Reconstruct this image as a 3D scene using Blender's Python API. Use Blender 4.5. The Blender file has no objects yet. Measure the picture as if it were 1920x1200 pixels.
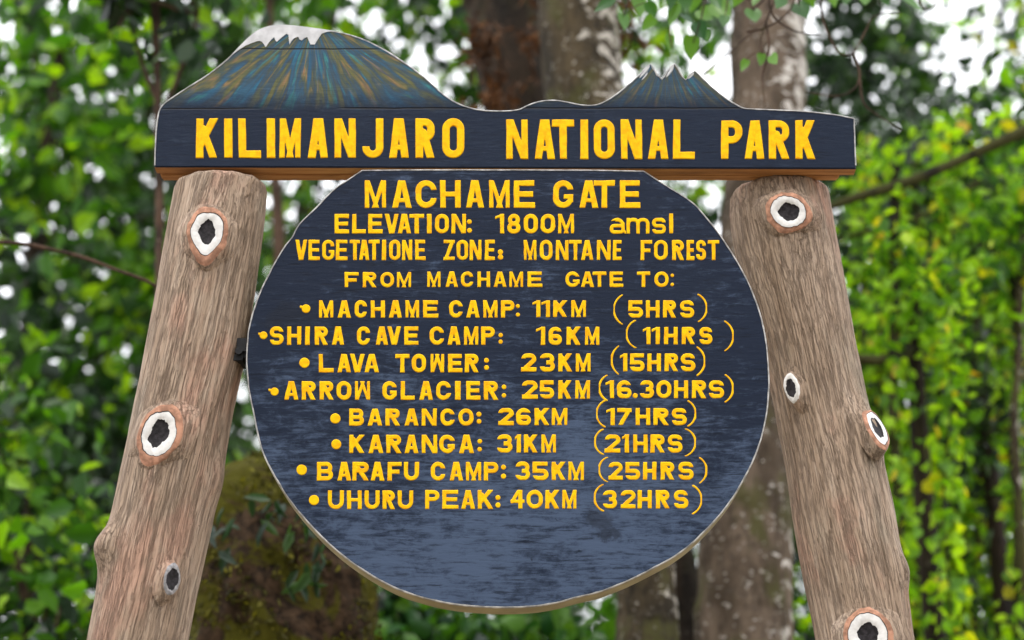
import bpy, bmesh, math, random
import numpy as np
from mathutils import Vector, Matrix, noise
from mathutils.bvhtree import BVHTree

random.seed(7)
rng = np.random.default_rng(7)
scene = bpy.context.scene
R = math.radians

# ------------------------------------------------------------------ camera
PITCH = R(19.0)
LENS = 70.0
FPX = 1920 * LENS / 36.0
CAM = np.array([0.0, -4.1, 1.6])
cd = bpy.data.cameras.new("camera")
cam = bpy.data.objects.new("camera", cd)
scene.collection.objects.link(cam)
cam.location = CAM
cam.rotation_euler = (R(90) + PITCH, 0, 0)
cd.lens = LENS
cd.sensor_width = 36
cd.clip_start = 0.05
cd.clip_end = 500
cd.dof.use_dof = True
cd.dof.focus_distance = 4.30
cd.dof.aperture_fstop = 2.0
scene.camera = cam

# ------------------------------------------------------------------ sky and sun (bright overcast)
SUN_EL, SUN_ROT = R(58), R(200)
w = bpy.data.worlds.new("World")
scene.world = w
w.use_nodes = True
nt = w.node_tree
nt.nodes.clear()
wo = nt.nodes.new("ShaderNodeOutputWorld")
bg = nt.nodes.new("ShaderNodeBackground")
sky = nt.nodes.new("ShaderNodeTexSky")
sky.sky_type = 'NISHITA'
sky.sun_disc = False
sky.sun_elevation = SUN_EL
sky.sun_rotation = SUN_ROT
mixw = nt.nodes.new("ShaderNodeMix")
mixw.data_type = 'RGBA'
mixw.inputs[0].default_value = 0.88          # cloud cover
mixw.inputs[7].default_value = (13.5, 13.6, 14.0, 1)
nt.links.new(sky.outputs[0], mixw.inputs[6])
nt.links.new(mixw.outputs[2], bg.inputs[0])
bg.inputs[1].default_value = 0.11
nt.links.new(bg.outputs[0], wo.inputs[0])
sl = bpy.data.lights.new("sun", 'SUN')
sl.energy = 0.9
sl.angle = R(14)
sl.color = (1.0, 0.96, 0.9)
so = bpy.data.objects.new("sun", sl)
scene.collection.objects.link(so)
# light comes from above, a little behind the camera and to the left
sd = Vector((0.30 * math.cos(SUN_EL), math.cos(SUN_EL) * 0.95, -math.sin(SUN_EL)))
so.rotation_euler = sd.to_track_quat('-Z', 'Y').to_euler()
so.location = (-3, -6, 12)
scene.view_settings.view_transform = 'Standard'
scene.view_settings.look = 'None'
scene.view_settings.gamma = 1
scene.view_settings.exposure = 1.07
scene.render.engine = 'CYCLES'
scene.cycles.max_bounces = 7
scene.cycles.diffuse_bounces = 4
scene.cycles.glossy_bounces = 2
scene.cycles.transmission_bounces = 4
scene.cycles.use_denoising = True

# ------------------------------------------------------------------ helpers
SP, CP = math.sin(PITCH), math.cos(PITCH)


def P(u, v, y=0.0):
    """the point at depth y (behind the sign plane) seen at picture position u, v"""
    a = (u - 960) / FPX
    b = (600 - v) / FPX
    d = np.array([a, CP - b * SP, SP + b * CP])
    t = (y - CAM[1]) / d[1]
    return CAM + d * t


def PX(y, v=600):
    """pixels per metre at depth y"""
    return 1.0 / (P(961, v, y)[0] - P(960, v, y)[0])


def mesh_np(name, verts, quads=None, tris=None, smooth=True):
    me = bpy.data.meshes.new(name)
    verts = np.asarray(verts, dtype=np.float32).reshape(-1, 3)
    idx, starts, tot, s = [], [], [], 0
    for arr, n in ((quads, 4), (tris, 3)):
        if arr is not None and len(arr):
            arr = np.asarray(arr, dtype=np.int32).reshape(-1, n)
            idx.append(arr.ravel())
            starts.append(s + np.arange(len(arr)) * n)
            tot.append(np.full(len(arr), n))
            s += arr.size
    idx = np.concatenate(idx)
    starts = np.concatenate(starts)
    tot = np.concatenate(tot)
    me.vertices.add(len(verts))
    me.vertices.foreach_set("co", verts.ravel())
    me.loops.add(len(idx))
    me.loops.foreach_set("vertex_index", idx.astype(np.int32))
    me.polygons.add(len(starts))
    me.polygons.foreach_set("loop_start", starts.astype(np.int32))
    me.polygons.foreach_set("loop_total", tot.astype(np.int32))
    if smooth:
        me.polygons.foreach_set("use_smooth", np.ones(len(starts), dtype=bool))
    me.update(calc_edges=True)
    return me


def link(name, me, mats, parent=None, loc=None):
    o = bpy.data.objects.new(name, me)
    scene.collection.objects.link(o)
    if not isinstance(mats, (list, tuple)):
        mats = [mats]
    for m in mats:
        if m is not None:
            me.materials.append(m)
    if parent is not None:
        o.parent = parent
    if loc is not None:
        o.location = loc
    return o


def empty(name, loc, label, cat, group=None):
    o = bpy.data.objects.new(name, None)
    scene.collection.objects.link(o)
    o.empty_display_size = 0.2
    o.location = loc
    o["label"] = label
    o["category"] = cat
    group = group or {'tree': 'trees behind the sign', 'shrub': 'bushes behind the sign', 'branch': 'branches reaching into view'}.get(cat)
    if group:
        o["group"] = group
    return o


def tag(o, label, cat, group=None):
    o["label"] = label
    o["category"] = cat
    if group:
        o["group"] = group


def tube_arrays(path, radii, nseg=10, rough=0.0, seed=0.0, base=0):
    """verts and quads of a tapering tube along a path; ends closed to a point"""
    path = np.asarray(path, dtype=float)
    n = len(path)
    vs, qs = [], []
    prev = None
    for i in range(n):
        t = path[min(i + 1, n - 1)] - path[max(i - 1, 0)]
        t = t / (np.linalg.norm(t) + 1e-9)
        if prev is None:
            ref = np.array([0, 1.0, 0]) if abs(t[1]) < 0.9 else np.array([1.0, 0, 0])
            a = np.cross(t, ref)
        else:
            a = prev - t * np.dot(prev, t)
        a /= np.linalg.norm(a) + 1e-9
        b = np.cross(t, a)
        prev = a
        for k in range(nseg):
            th = 2 * math.pi * k / nseg
            r = radii[i]
            if rough:
                q = path[i] + a * math.cos(th) * r + b * math.sin(th) * r
                r *= 1 + rough * noise.fractal(Vector(q * (1.2 / max(radii[i], .02)) + seed), 1.0, 2.0, 3)
            vs.append(path[i] + a * math.cos(th) * r + b * math.sin(th) * r)
    for i in range(n - 1):
        for k in range(nseg):
            k2 = (k + 1) % nseg
            qs.append((base + i * nseg + k, base + i * nseg + k2, base + (i + 1) * nseg + k2, base + (i + 1) * nseg + k))
    vs.append(path[0]); vs.append(path[-1])
    tr = []
    c0, c1 = base + n * nseg, base + n * nseg + 1
    for k in range(nseg):
        k2 = (k + 1) % nseg
        tr.append((c0, base + k2, base + k))
        tr.append((c1, base + (n - 1) * nseg + k, base + (n - 1) * nseg + k2))
    return vs, qs, tr


class Tubes:
    def __init__(self):
        self.v, self.q, self.t = [], [], []

    def add(self, path, radii, nseg=8, rough=0.0, seed=0.0):
        v, q, t = tube_arrays(path, radii, nseg, rough, seed, len(self.v))
        self.v += v; self.q += q; self.t += t

    def build(self, name, mat, parent=None, origin=(0, 0, 0)):
        return link(name, mesh_np(name, np.array(self.v) - np.array(origin), self.q, self.t), mat, parent)


def curve_pts(pts, n):
    """smooth path through points (Catmull-Rom)"""
    pts = [np.asarray(p, dtype=float) for p in pts]
    out = []
    m = len(pts) - 1
    for i in range(n):
        f = i / (n - 1) * m
        k = min(int(f), m - 1)
        t = f - k
        p0 = pts[max(k - 1, 0)]; p1 = pts[k]; p2 = pts[k + 1]; p3 = pts[min(k + 2, m)]
        out.append(0.5 * (2 * p1 + (p2 - p0) * t + (2 * p0 - 5 * p1 + 4 * p2 - p3) * t * t + (3 * p1 - p0 - 3 * p2 + p3) * t ** 3))
    return np.array(out)


# ------------------------------------------------------------------ materials
class NT:
    def __init__(self, name):
        self.m = bpy.data.materials.new(name)
        self.m.use_nodes = True
        self.n = self.m.node_tree
        self.n.nodes.clear()
        self.out = self.n.nodes.new("ShaderNodeOutputMaterial")

    def node(self, t, **kw):
        x = self.n.nodes.new(t)
        for k, v in kw.items():
            setattr(x, k, v)
        return x

    def l(self, a, b):
        self.n.links.new(a, b)

    def val(self, sock, x):
        if hasattr(x, "is_linked") or isinstance(x, bpy.types.NodeSocket):
            self.l(x, sock)
        else:
            sock.default_value = x

    def coords(self, scale=(1, 1, 1), kind="Object"):
        tc = self.node("ShaderNodeTexCoord")
        mp = self.node("ShaderNodeMapping")
        mp.inputs["Scale"].default_value = scale
        self.l(tc.outputs[kind], mp.inputs[0])
        return mp.outputs[0]

    def noise(self, vec, scale, detail=4, rough=.55, dist=0.0):
        x = self.node("ShaderNodeTexNoise")
        self.l(vec, x.inputs["Vector"])
        x.inputs["Scale"].default_value = scale
        x.inputs["Detail"].default_value = detail
        x.inputs["Roughness"].default_value = rough
        x.inputs["Distortion"].default_value = dist
        return x.outputs["Fac"]

    def ramp(self, fac, stops, interp='LINEAR'):
        x = self.node("ShaderNodeValToRGB")
        x.color_ramp.interpolation = interp
        e = x.color_ramp.elements
        while len(e) < len(stops):
            e.new(0.5)
        for i, (p, c) in enumerate(stops):
            e[i].position = p
            if not isinstance(c, (tuple, list)):
                c = (c, c, c)
            e[i].color = (*c[:3], 1)
        self.l(fac, x.inputs[0])
        return x.outputs[0]

    def mix(self, fac, a, b, mode='MIX'):
        x = self.node("ShaderNodeMix", data_type='RGBA', blend_type=mode)
        self.val(x.inputs[0], fac)
        for s, v in ((x.inputs[6], a), (x.inputs[7], b)):
            if isinstance(v, (tuple, list)):
                v = (*v[:3], 1)
            self.val(s, v)
        return x.outputs[2]

    def math(self, op, a, b=0.0, c=None, clamp=False):
        x = self.node("ShaderNodeMath", operation=op, use_clamp=clamp)
        self.val(x.inputs[0], a)
        self.val(x.inputs[1], b)
        if c is not None:
            self.val(x.inputs[2], c)
        return x.outputs[0]

    def smooth(self, v, a, b):
        x = self.node("ShaderNodeMapRange", interpolation_type='SMOOTHSTEP')
        self.val(x.inputs[0], v)
        x.inputs[1].default_value = a
        x.inputs[2].default_value = b
        return x.outputs[0]

    def sep(self, vec):
        x = self.node("ShaderNodeSeparateXYZ")
        self.l(vec, x.inputs[0])
        return x.outputs

    def comb(self, x=0.0, y=0.0, z=0.0):
        c = self.node("ShaderNodeCombineXYZ")
        self.val(c.inputs[0], x); self.val(c.inputs[1], y); self.val(c.inputs[2], z)
        return c.outputs[0]

    def bump(self, h, strength=.5, dist=.01):
        b = self.node("ShaderNodeBump")
        b.inputs["Strength"].default_value = strength
        b.inputs["Distance"].default_value = dist
        self.l(h, b.inputs["Height"])
        return b.outputs[0]

    def bsdf(self, col, rough=.6, normal=None, spec=.5):
        p = self.node("ShaderNodeBsdfPrincipled")
        if isinstance(col, (tuple, list)):
            col = (*col[:3], 1)
        self.val(p.inputs["Base Color"], col)
        self.val(p.inputs["Roughness"], rough)
        self.val(p.inputs["Specular IOR Level"], spec)
        if normal is not None:
            self.l(normal, p.inputs["Normal"])
        return p

    def done(self, shader):
        self.l(shader.outputs[0], self.out.inputs[0])
        return self.m


def leaf_mat(name, stops, trans, tfac=.45, rough=.42):
    t = NT(name)
    g = t.node("ShaderNodeNewGeometry")
    col = t.ramp(g.outputs["Random Per Island"], stops)
    p = t.bsdf(col, rough, spec=.34)
    tr = t.node("ShaderNodeBsdfTranslucent")
    tcol = t.mix(1.0, col, trans, 'MULTIPLY')
    t.l(tcol, tr.inputs[0])
    mx = t.node("ShaderNodeMixShader")
    mx.inputs[0].default_value = tfac
    t.l(p.outputs[0], mx.inputs[1]); t.l(tr.outputs[0], mx.inputs[2])
    return t.done(mx)


def mat_plain(name, col, rough=.6, var=.25, scale=30, bump=.15):
    t = NT(name)
    c = t.coords()
    n = t.noise(c, scale, 5)
    col2 = tuple(x * (1 - var) for x in col)
    cc = t.mix(t.smooth(n, .35, .65), col, col2)
    return t.done(t.bsdf(cc, rough, t.bump(n, bump, .002), .15))


# leaf colours; the dark stops also paint in shade within the foliage
L_LEFT = leaf_mat("leaf_mid_green", [(0, (.010, .036, .008)), (.4, (.024, .085, .008)), (.7, (.065, .18, .009)), (1, (.20, .35, .012))], (2.2, 2.1, .3), .5)
L_DARK = leaf_mat("leaf_dark_green", [(0, (.006, .020, .009)), (.6, (.014, .040, .012)), (1, (.045, .10, .015))], (1.5, 1.7, .6), .35, .38)
L_RIGHT = leaf_mat("leaf_yellow_green", [(0, (.012, .042, .008)), (.3, (.035, .105, .009)), (.58, (.14, .30, .010)), (.92, (.29, .47, .012)), (.975, (.42, .38, .02)), (1, (.50, .28, .02))], (2.0, 2.1, .4), .55)
L_SHADE = leaf_mat("leaf_shade_green", [(0, (.004, .014, .006)), (.7, (.010, .032, .010)), (1, (.035, .085, .012))], (1.5, 1.7, .5), .3, .4)  # dark leaf copy that paints the shaded clumps of each crown
L_VINE = leaf_mat("leaf_climber", [(0, (.05, .13, .010)), (.4, (.13, .29, .012)), (.9, (.30, .48, .014)), (1, (.46, .36, .02))], (1.9, 1.9, .4), .55)
L_NEAR = leaf_mat("leaf_fresh_green", [(0, (.014, .055, .022)), (.45, (.035, .11, .015)), (1, (.085, .19, .018))], (1.9, 2.0, .5), .38, .35)
L_FAR = leaf_mat("leaf_far_wood", [(0, (.008, .024, .008)), (.6, (.020, .052, .012)), (1, (.06, .12, .015))], (1.7, 1.8, .7), .36)  # colour darkened to stand in for dense shade inside the wood
L_BROWN = leaf_mat("leaf_dry_brown", [(0, (.03, .016, .008)), (.6, (.08, .035, .012)), (1, (.16, .07, .02))], (1.5, 1.2, 1.0), .3, .7)
L_MOSS = leaf_mat("moss_tuft", [(0, (.020, .017, .004)), (.65, (.065, .060, .005)), (1, (.17, .155, .008))], (1.2, 1.3, .8), .3, .8)


def mat_bark(name, dark, mid, pale, lichen=.45, moss=0.0, side=0.0, scale=1.0):
    t = NT(name)
    c = t.coords((1, 1, .55))
    big = t.noise(c, 4.5 * scale, 5, .6, .4)
    fine = t.noise(t.coords((1, 1, .35)), 34 * scale, 6, .65)
    base = t.mix(t.smooth(big, .35, .62), dark, mid)
    base = t.mix(t.smooth(fine, .45, .75), base, tuple(x * .45 for x in dark))
    ln = t.noise(t.coords((1, 1, 1.6)), 12 * scale, 7, .62, .5)
    lf = ln
    if side:
        g = t.node("ShaderNodeNewGeometry")
        nx = t.sep(g.outputs["Normal"])[0]
        lf = t.math('ADD', ln, t.math('MULTIPLY', nx, side))
    zz = t.sep(t.node("ShaderNodeTexCoord").outputs["Object"])[2]
    damp = t.smooth(zz, 4.5, 3.1)
    lf = t.math('SUBTRACT', lf, t.math('MULTIPLY', damp, .09))
    lm = t.smooth(lf, 1 - lichen - .035, 1 - lichen + .035)
    sp = t.noise(t.coords((1, 1, 1.5)), 30 * scale, 4, .6)
    lm = t.math('MAXIMUM', lm, t.math('MULTIPLY', t.smooth(sp, .62, .68), .7))
    col = t.mix(lm, base, pale)
    if moss:
        mn = t.noise(c, 6 * scale, 6, .65)
        mn = t.math('ADD', mn, t.math('MULTIPLY', damp, .07))
        col = t.mix(t.math('MULTIPLY', t.smooth(mn, 1 - moss - .05, 1 - moss + .1), .8), col, (.050, .050, .012))
    h = t.math('ADD', t.math('MULTIPLY', fine, .7), big)
    return t.done(t.bsdf(col, .85, t.bump(h, .6, .02), .2))


BARK_LICHEN = mat_bark("bark_pale_lichen", (.048, .034, .022), (.135, .100, .072), (.48, .45, .41), .40, .40, .13, 1.2)
BARK_MOTTLED = mat_bark("bark_mottled_moss", (.020, .015, .008), (.062, .045, .023), (.42, .39, .34), .385, .44, .14, 1.4)
BARK_DARK = mat_bark("bark_dark_brown", (.008, .006, .004), (.030, .019, .011), (.08, .065, .05), .30, .38, 0)
BARK_THIN = mat_bark("bark_thin_stem", (.03, .018, .012), (.085, .05, .032), (.15, .11, .08), .35, .3, 0, 3)
BARK_MOSSY = mat_bark("bark_mossy_branch", (.008, .007, .004), (.018, .016, .008), (.03, .032, .012), .3, .5, 0, 2)


def mat_post(name="post_wood"):
    t = NT(name)
    tc = t.node("ShaderNodeTexCoord")
    x, y, z = t.sep(tc.outputs["Object"])
    # grain runs along each leaning log
    xl = t.math('ADD', t.math('ABSOLUTE', x), t.math('MULTIPLY', z, .172))

    def gc(zs):
        return t.comb(xl, y, t.math('MULTIPLY', z, zs))
    warp = t.noise(gc(.5), 14, 3, .6)
    xl = t.math('ADD', xl, t.math('MULTIPLY', t.math('SUBTRACT', warp, .5), .011))
    f1 = t.noise(gc(.045), 58, 4, .6)
    f2 = t.noise(gc(.045), 150, 4, .62)
    tone = t.noise(gc(.12), 30, 5, .62)
    fine = t.noise(gc(.06), 300, 4, .68)
    big = t.noise(gc(.5), 6.0, 5, .62)
    spot = t.noise(gc(.6), 170, 3, .6)
    l1 = t.smooth(t.math('ABSOLUTE', t.math('SUBTRACT', f1, .5)), .038, .004)
    l2 = t.smooth(t.math('ABSOLUTE', t.math('SUBTRACT', f2, .5)), .035, .004)
    col = t.ramp(tone, [(.28, (.265, .188, .132)), (.46, (.345, .252, .182)), (.60, (.405, .305, .228)), (.78, (.49, .39, .31))])
    col = t.mix(t.math('MULTIPLY', t.smooth(big, .52, .66), .85), col, (.46, .275, .20))
    col = t.mix(t.math('MULTIPLY', t.smooth(big, .45, .32), .6), col, (.31, .262, .20))
    col = t.mix(t.math('MULTIPLY', t.smooth(fine, .50, .34), .45), col, (.185, .13, .095))
    col = t.mix(t.math('MULTIPLY', t.smooth(fine, .56, .70), .35), col, (.60, .50, .42))
    col = t.mix(t.math('MULTIPLY', l1, .42), col, (.085, .055, .040))
    col = t.mix(t.math('MULTIPLY', l2, .32), col, (.105, .07, .05))
    col = t.mix(t.math('MULTIPLY', t.smooth(spot, .66, .74), .6), col, (.06, .04, .03))
    h = t.math('SUBTRACT', t.math('ADD', t.math('MULTIPLY', fine, .5), t.math('MULTIPLY', tone, .6)), t.math('ADD', t.math('MULTIPLY', l1, 1.1), t.math('MULTIPLY', l2, .6)))
    return t.done(t.bsdf(col, .8, t.bump(h, .8, .004), .15))


POST = mat_post()
KNOT_COLLAR = mat_plain("knot_collar_bark", (.50, .26, .17), .8, .5, 60, .9)
KNOT_WHITE = mat_plain("knot_white_paint", (.72, .70, .68), .5, .16, 90, .3)
KNOT_DARK = mat_plain("knot_dark_heart", (.028, .024, .027), .6, .6, 130, .8)
KNOT_GREY = mat_plain("knot_grey_wood", (.34, .33, .34), .6, .4, 120, .5)
IRON = mat_plain("black_iron", (.02, .02, .022), .45, .3, 60)
WHITE_EDGE = mat_plain("white_edge_paint", (.55, .54, .53), .55, .55, 55)
SNOW = mat_plain("white_snow_paint", (.60, .595, .61), .55, .25, 28)
RIM_WOOD = mat_plain("unpainted_rim_wood", (.38, .335, .20), .7, .25, 14)


def mat_yellow():
    t = NT("yellow_paint")
    n = t.noise(t.coords(), 60, 5, .6)
    n2 = t.noise(t.coords((1, 1, 2.5)), 160, 4, .6)
    col = t.mix(t.smooth(n, .40, .68), (.86, .50, .003), (.80, .37, .003))
    col = t.mix(t.math('MULTIPLY', t.smooth(n2, .64, .74), .5), col, (.84, .60, .09))
    n3 = t.noise(t.coords((.5, 1, 1)), 95, 5, .7)
    col = t.mix(t.math('MULTIPLY', t.smooth(n3, .66, .74), .55), col, (.30, .18, .02))
    return t.done(t.bsdf(col, .42, t.bump(n2, .3, .0015), .08))


YELLOW = mat_yellow()


def mat_board(name, base, paler, paler_amt, z0=None, z1=None, mural=False):
    t = NT(name)
    tc = t.node("ShaderNodeTexCoord")
    ob = tc.outputs["Object"]
    x, y, z = t.sep(ob)
    gv = t.comb(t.math('MULTIPLY', x, .16), y, z)
    g1 = t.noise(gv, 105, 7, .7, .5)            # long grain streaks
    g2 = t.noise(t.comb(t.math('MULTIPLY', x, .6), y, z), 42, 8, .78, .6)
    blot = t.noise(ob, 3.2, 5, .62)
    f = t.math('ADD', t.math('MULTIPLY', g1, .55), t.math('MULTIPLY', g2, .45))
    f = t.math('ADD', f, t.math('MULTIPLY', t.math('SUBTRACT', blot, .5), .42))
    lo = .56 - paler_amt * .1
    wf = f
    if z0 is not None:
        # paler blotches of paint get more frequent downwards
        lower = t.smooth(z, z0, z1)
        wf = t.math('ADD', f, t.math('MULTIPLY', lower, .16))
    m = t.smooth(wf, lo - .02, lo + .20)
    col = t.mix(m, base, paler)
    dk = t.noise(t.comb(t.math('MULTIPLY', x, .10), y, z), 150, 5, .65)
    col = t.mix(t.math('MULTIPLY', t.smooth(dk, .54, .68), .7), col, tuple(c * .45 for c in base))
    sp = t.noise(t.comb(t.math('MULTIPLY', x, .55), y, z), 34, 3, .5, 1.0)
    col = t.mix(t.math('MULTIPLY', t.smooth(sp, .70, .76), .75), col, tuple(c * .3 for c in base))
    h = t.math('ADD', g1, t.math('MULTIPLY', dk, -.5))
    if z0 is not None:
        wx = t.math('MULTIPLY', t.math('SUBTRACT', t.noise(ob, 22, 4, .6), .5), .09)
        wz = t.math('MULTIPLY', t.math('SUBTRACT', t.noise(ob, 27, 4, .6), .5), .07)
        for (su, sv, sr) in ((1122, 975, .030), (1142, 1003, .016), (545, 605, .05), (690, 500, .006), (548, 462, .010)):
            ax, _, az = P(su, sv)
            dx = t.math('MULTIPLY', t.math('ADD', t.math('SUBTRACT', x, float(ax)), wx), .75)
            dz = t.math('ADD', t.math('SUBTRACT', z, float(az)), wz)
            d = t.math('SQRT', t.math('ADD', t.math('MULTIPLY', dx, dx), t.math('MULTIPLY', dz, dz)))
            col = t.mix(t.math('MULTIPLY', t.smooth(d, sr * 1.1, sr * .5), .6), col, (.010, .013, .022))
    if mural:
        def rays(apx, seed):
            ax, _, az = apx
            dx = t.math('SUBTRACT', x, float(ax))
            dz = t.math('SUBTRACT', float(az), z)
            ang = t.math('ARCTAN2', dx, dz)
            rr = t.math('SQRT', t.math('ADD', t.math('MULTIPLY', dx, dx), t.math('MULTIPLY', dz, dz)))
            v1 = t.comb(t.math('ADD', t.math('MULTIPLY', ang, 2.2), seed), t.math('MULTIPLY', rr, 1.8), seed)
            n1 = t.noise(v1, 3.4, 3, .55, .6)
            v2 = t.comb(t.math('MULTIPLY', ang, 2.8), t.math('MULTIPLY', rr, 2.6), seed + 4.3)
            n2 = t.noise(v2, 3.6, 3, .55, .6)
            v3 = t.comb(t.math('MULTIPLY', ang, 5.0), t.math('MULTIPLY', rr, 2.8), seed + 9.1)
            n3 = t.noise(v3, 2.6, 3, .55)
            v4 = t.comb(t.math('MULTIPLY', ang, 26.0), t.math('MULTIPLY', rr, 5.0), seed + 2.1)
            n4 = t.noise(v4, 3.0, 3, .6)
            c1 = t.ramp(n1, [(.30, (.03, .25, .28)), (.38, (.02, .13, .25)), (.46, (.028, .085, .15)), (.52, (.05, .075, .09)), (.575, (.11, .12, .05)), (.64, (.18, .17, .04)), (.73, (.13, .09, .08))])
            c2 = t.ramp(n2, [(.33, (.04, .27, .27)), (.41, (.03, .12, .21)), (.49, (.04, .08, .12)), (.56, (.08, .10, .06)), (.62, (.19, .16, .05)), (.69, (.36, .20, .08))])
            cc = t.mix(t.smooth(n3, .40, .60), c1, c2)
            cc = t.mix(t.math('MULTIPLY', t.smooth(n3, .56, .70), .4), cc, (.035, .045, .085))
            return t.mix(.30, t.mix(t.math('MULTIPLY', t.smooth(n4, .50, .75), .35), cc, (.04, .045, .07)), (.036, .044, .044))
        r1 = rays(P(588, 32), 1.7)
        r2 = rays(P(1250, 95), 6.1)
        which = t.smooth(x, float(P(930, 200)[0]), float(P(1080, 200)[0]))
        mur = t.mix(which, r1, t.mix(.35, r2, (.022, .035, .06)))
        zw = t.math('ADD', z, t.math('MULTIPLY', t.math('SUBTRACT', g2, .5), .05))
        msk = t.smooth(zw, float(P(960, 212)[2]), float(P(960, 160)[2]))
        msk = t.math('MULTIPLY', msk, .93)
        col = t.mix(msk, col, mur)
        wob = t.math('MULTIPLY', t.math('SUBTRACT', t.noise(t.comb(x, 0.0, 0.0), 9, 2), .5), .006)
        for (vv, u0, u1, th) in ((92, 430, 712, .0016), (204, 300, 470, .0016), (203, 640, 1480, .0018)):
            dz = t.math('ABSOLUTE', t.math('SUBTRACT', t.math('ADD', z, wob), float(P(960, vv)[2])))
            ln = t.smooth(dz, th * 1.7, th * .5)
            ends = t.math('MULTIPLY', t.smooth(x, float(P(u0, vv)[0]) - .02, float(P(u0, vv)[0]) + .03),
                          t.smooth(x, float(P(u1, vv)[0]) + .03, float(P(u1, vv)[0]) - .03))
            ln = t.math('MULTIPLY', ln, ends)
            col = t.mix(t.math('MULTIPLY', ln, .9), col, (.006, .006, .008))
            h = t.math('SUBTRACT', h, t.math('MULTIPLY', ln, 2.5))
    return t.done(t.bsdf(col, .5, t.bump(h, .35, .0025), .13))


HEADER_PAINT = mat_board("header_navy_paint", (.0075, .0138, .031), (.022, .034, .060), .3, mural=True)
DISC_PAINT = mat_board("disc_navy_paint", (.0078, .0138, .031), (.054, .079, .134), .35,
                       float(P(960, 540)[2]), float(P(960, 1060)[2]))


def mat_brown_wood():
    t = NT("brown_timber")
    n = t.noise(t.coords((.1, 1, 1)), 60, 6, .6, .3)
    col = t.ramp(n, [(.3, (.22, .095, .03)), (.55, (.44, .21, .075)), (.75, (.55, .30, .12))])
    return t.done(t.bsdf(col, .6, t.bump(n, .3, .003), .3))


BROWN = mat_brown_wood()

# ------------------------------------------------------------------ ground
def build_ground():
    N = 90
    xs = np.concatenate([-np.geomspace(250, .6, N // 2), np.geomspace(.6, 250, N // 2)])
    V, Q = [], []
    for j, yy in enumerate(xs):
        for i, xx in enumerate(xs):
            h = .06 * noise.fractal(Vector((xx * .5, yy * .5, 3)), 1, 2, 3)
            near = min(1, max(0, (math.hypot(xx, yy) - 2.2) / 3))
            V.append((xx, yy, h * near - .001))
    for j in range(N - 1):
        for i in range(N - 1):
            Q.append((j * N + i, j * N + i + 1, (j + 1) * N + i + 1, (j + 1) * N + i))
    t = NT("forest_floor")
    c = t.coords()
    n1 = t.noise(c, 2.2, 6, .65)
    n2 = t.noise(c, 22, 6, .7)
    col = t.mix(t.smooth(n2, .4, .65), (.20, .155, .11), (.34, .27, .20))
    col = t.mix(t.smooth(n1, .56, .66), col, (.06, .09, .025))
    m = t.done(t.bsdf(col, .9, t.bump(n2, .6, .03), .2))
    o = link("ground", mesh_np("ground", V, Q), m)
    o["kind"] = "structure"


build_ground()

# ------------------------------------------------------------------ lettering
def sd_rect(X, Y, x0, y0, x1, y1):
    dx = np.abs(X - (x0 + x1) / 2) - (x1 - x0) / 2
    dy = np.abs(Y - (y0 + y1) / 2) - (y1 - y0) / 2
    return np.minimum(np.maximum(dx, dy), 0) + np.hypot(np.maximum(dx, 0), np.maximum(dy, 0))


def sd_ring(X, Y, x0, y0, x1, y1, s, rad=None):
    hx, hy = (x1 - x0) / 2 - s / 2, (y1 - y0) / 2 - s / 2
    r = min(hx, hy) * .86 if rad is None else min(rad, hx, hy)
    dx = np.abs(X - (x0 + x1) / 2) - (hx - r)
    dy = np.abs(Y - (y0 + y1) / 2) - (hy - r)
    d = np.minimum(np.maximum(dx, dy), 0) + np.hypot(np.maximum(dx, 0), np.maximum(dy, 0)) - r
    return np.abs(d) - s / 2


def sd_seg(X, Y, p, q, s, ext=0.0):
    p = np.array(p, float); q = np.array(q, float)
    d = q - p
    L = np.linalg.norm(d)
    d /= L
    p = p - d * ext; q = q + d * ext; L += 2 * ext
    t = np.clip((X - p[0]) * d[0] + (Y - p[1]) * d[1], 0, L)
    return np.hypot(X - p[0] - d[0] * t, Y - p[1] - d[1] * t) - s / 2


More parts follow.
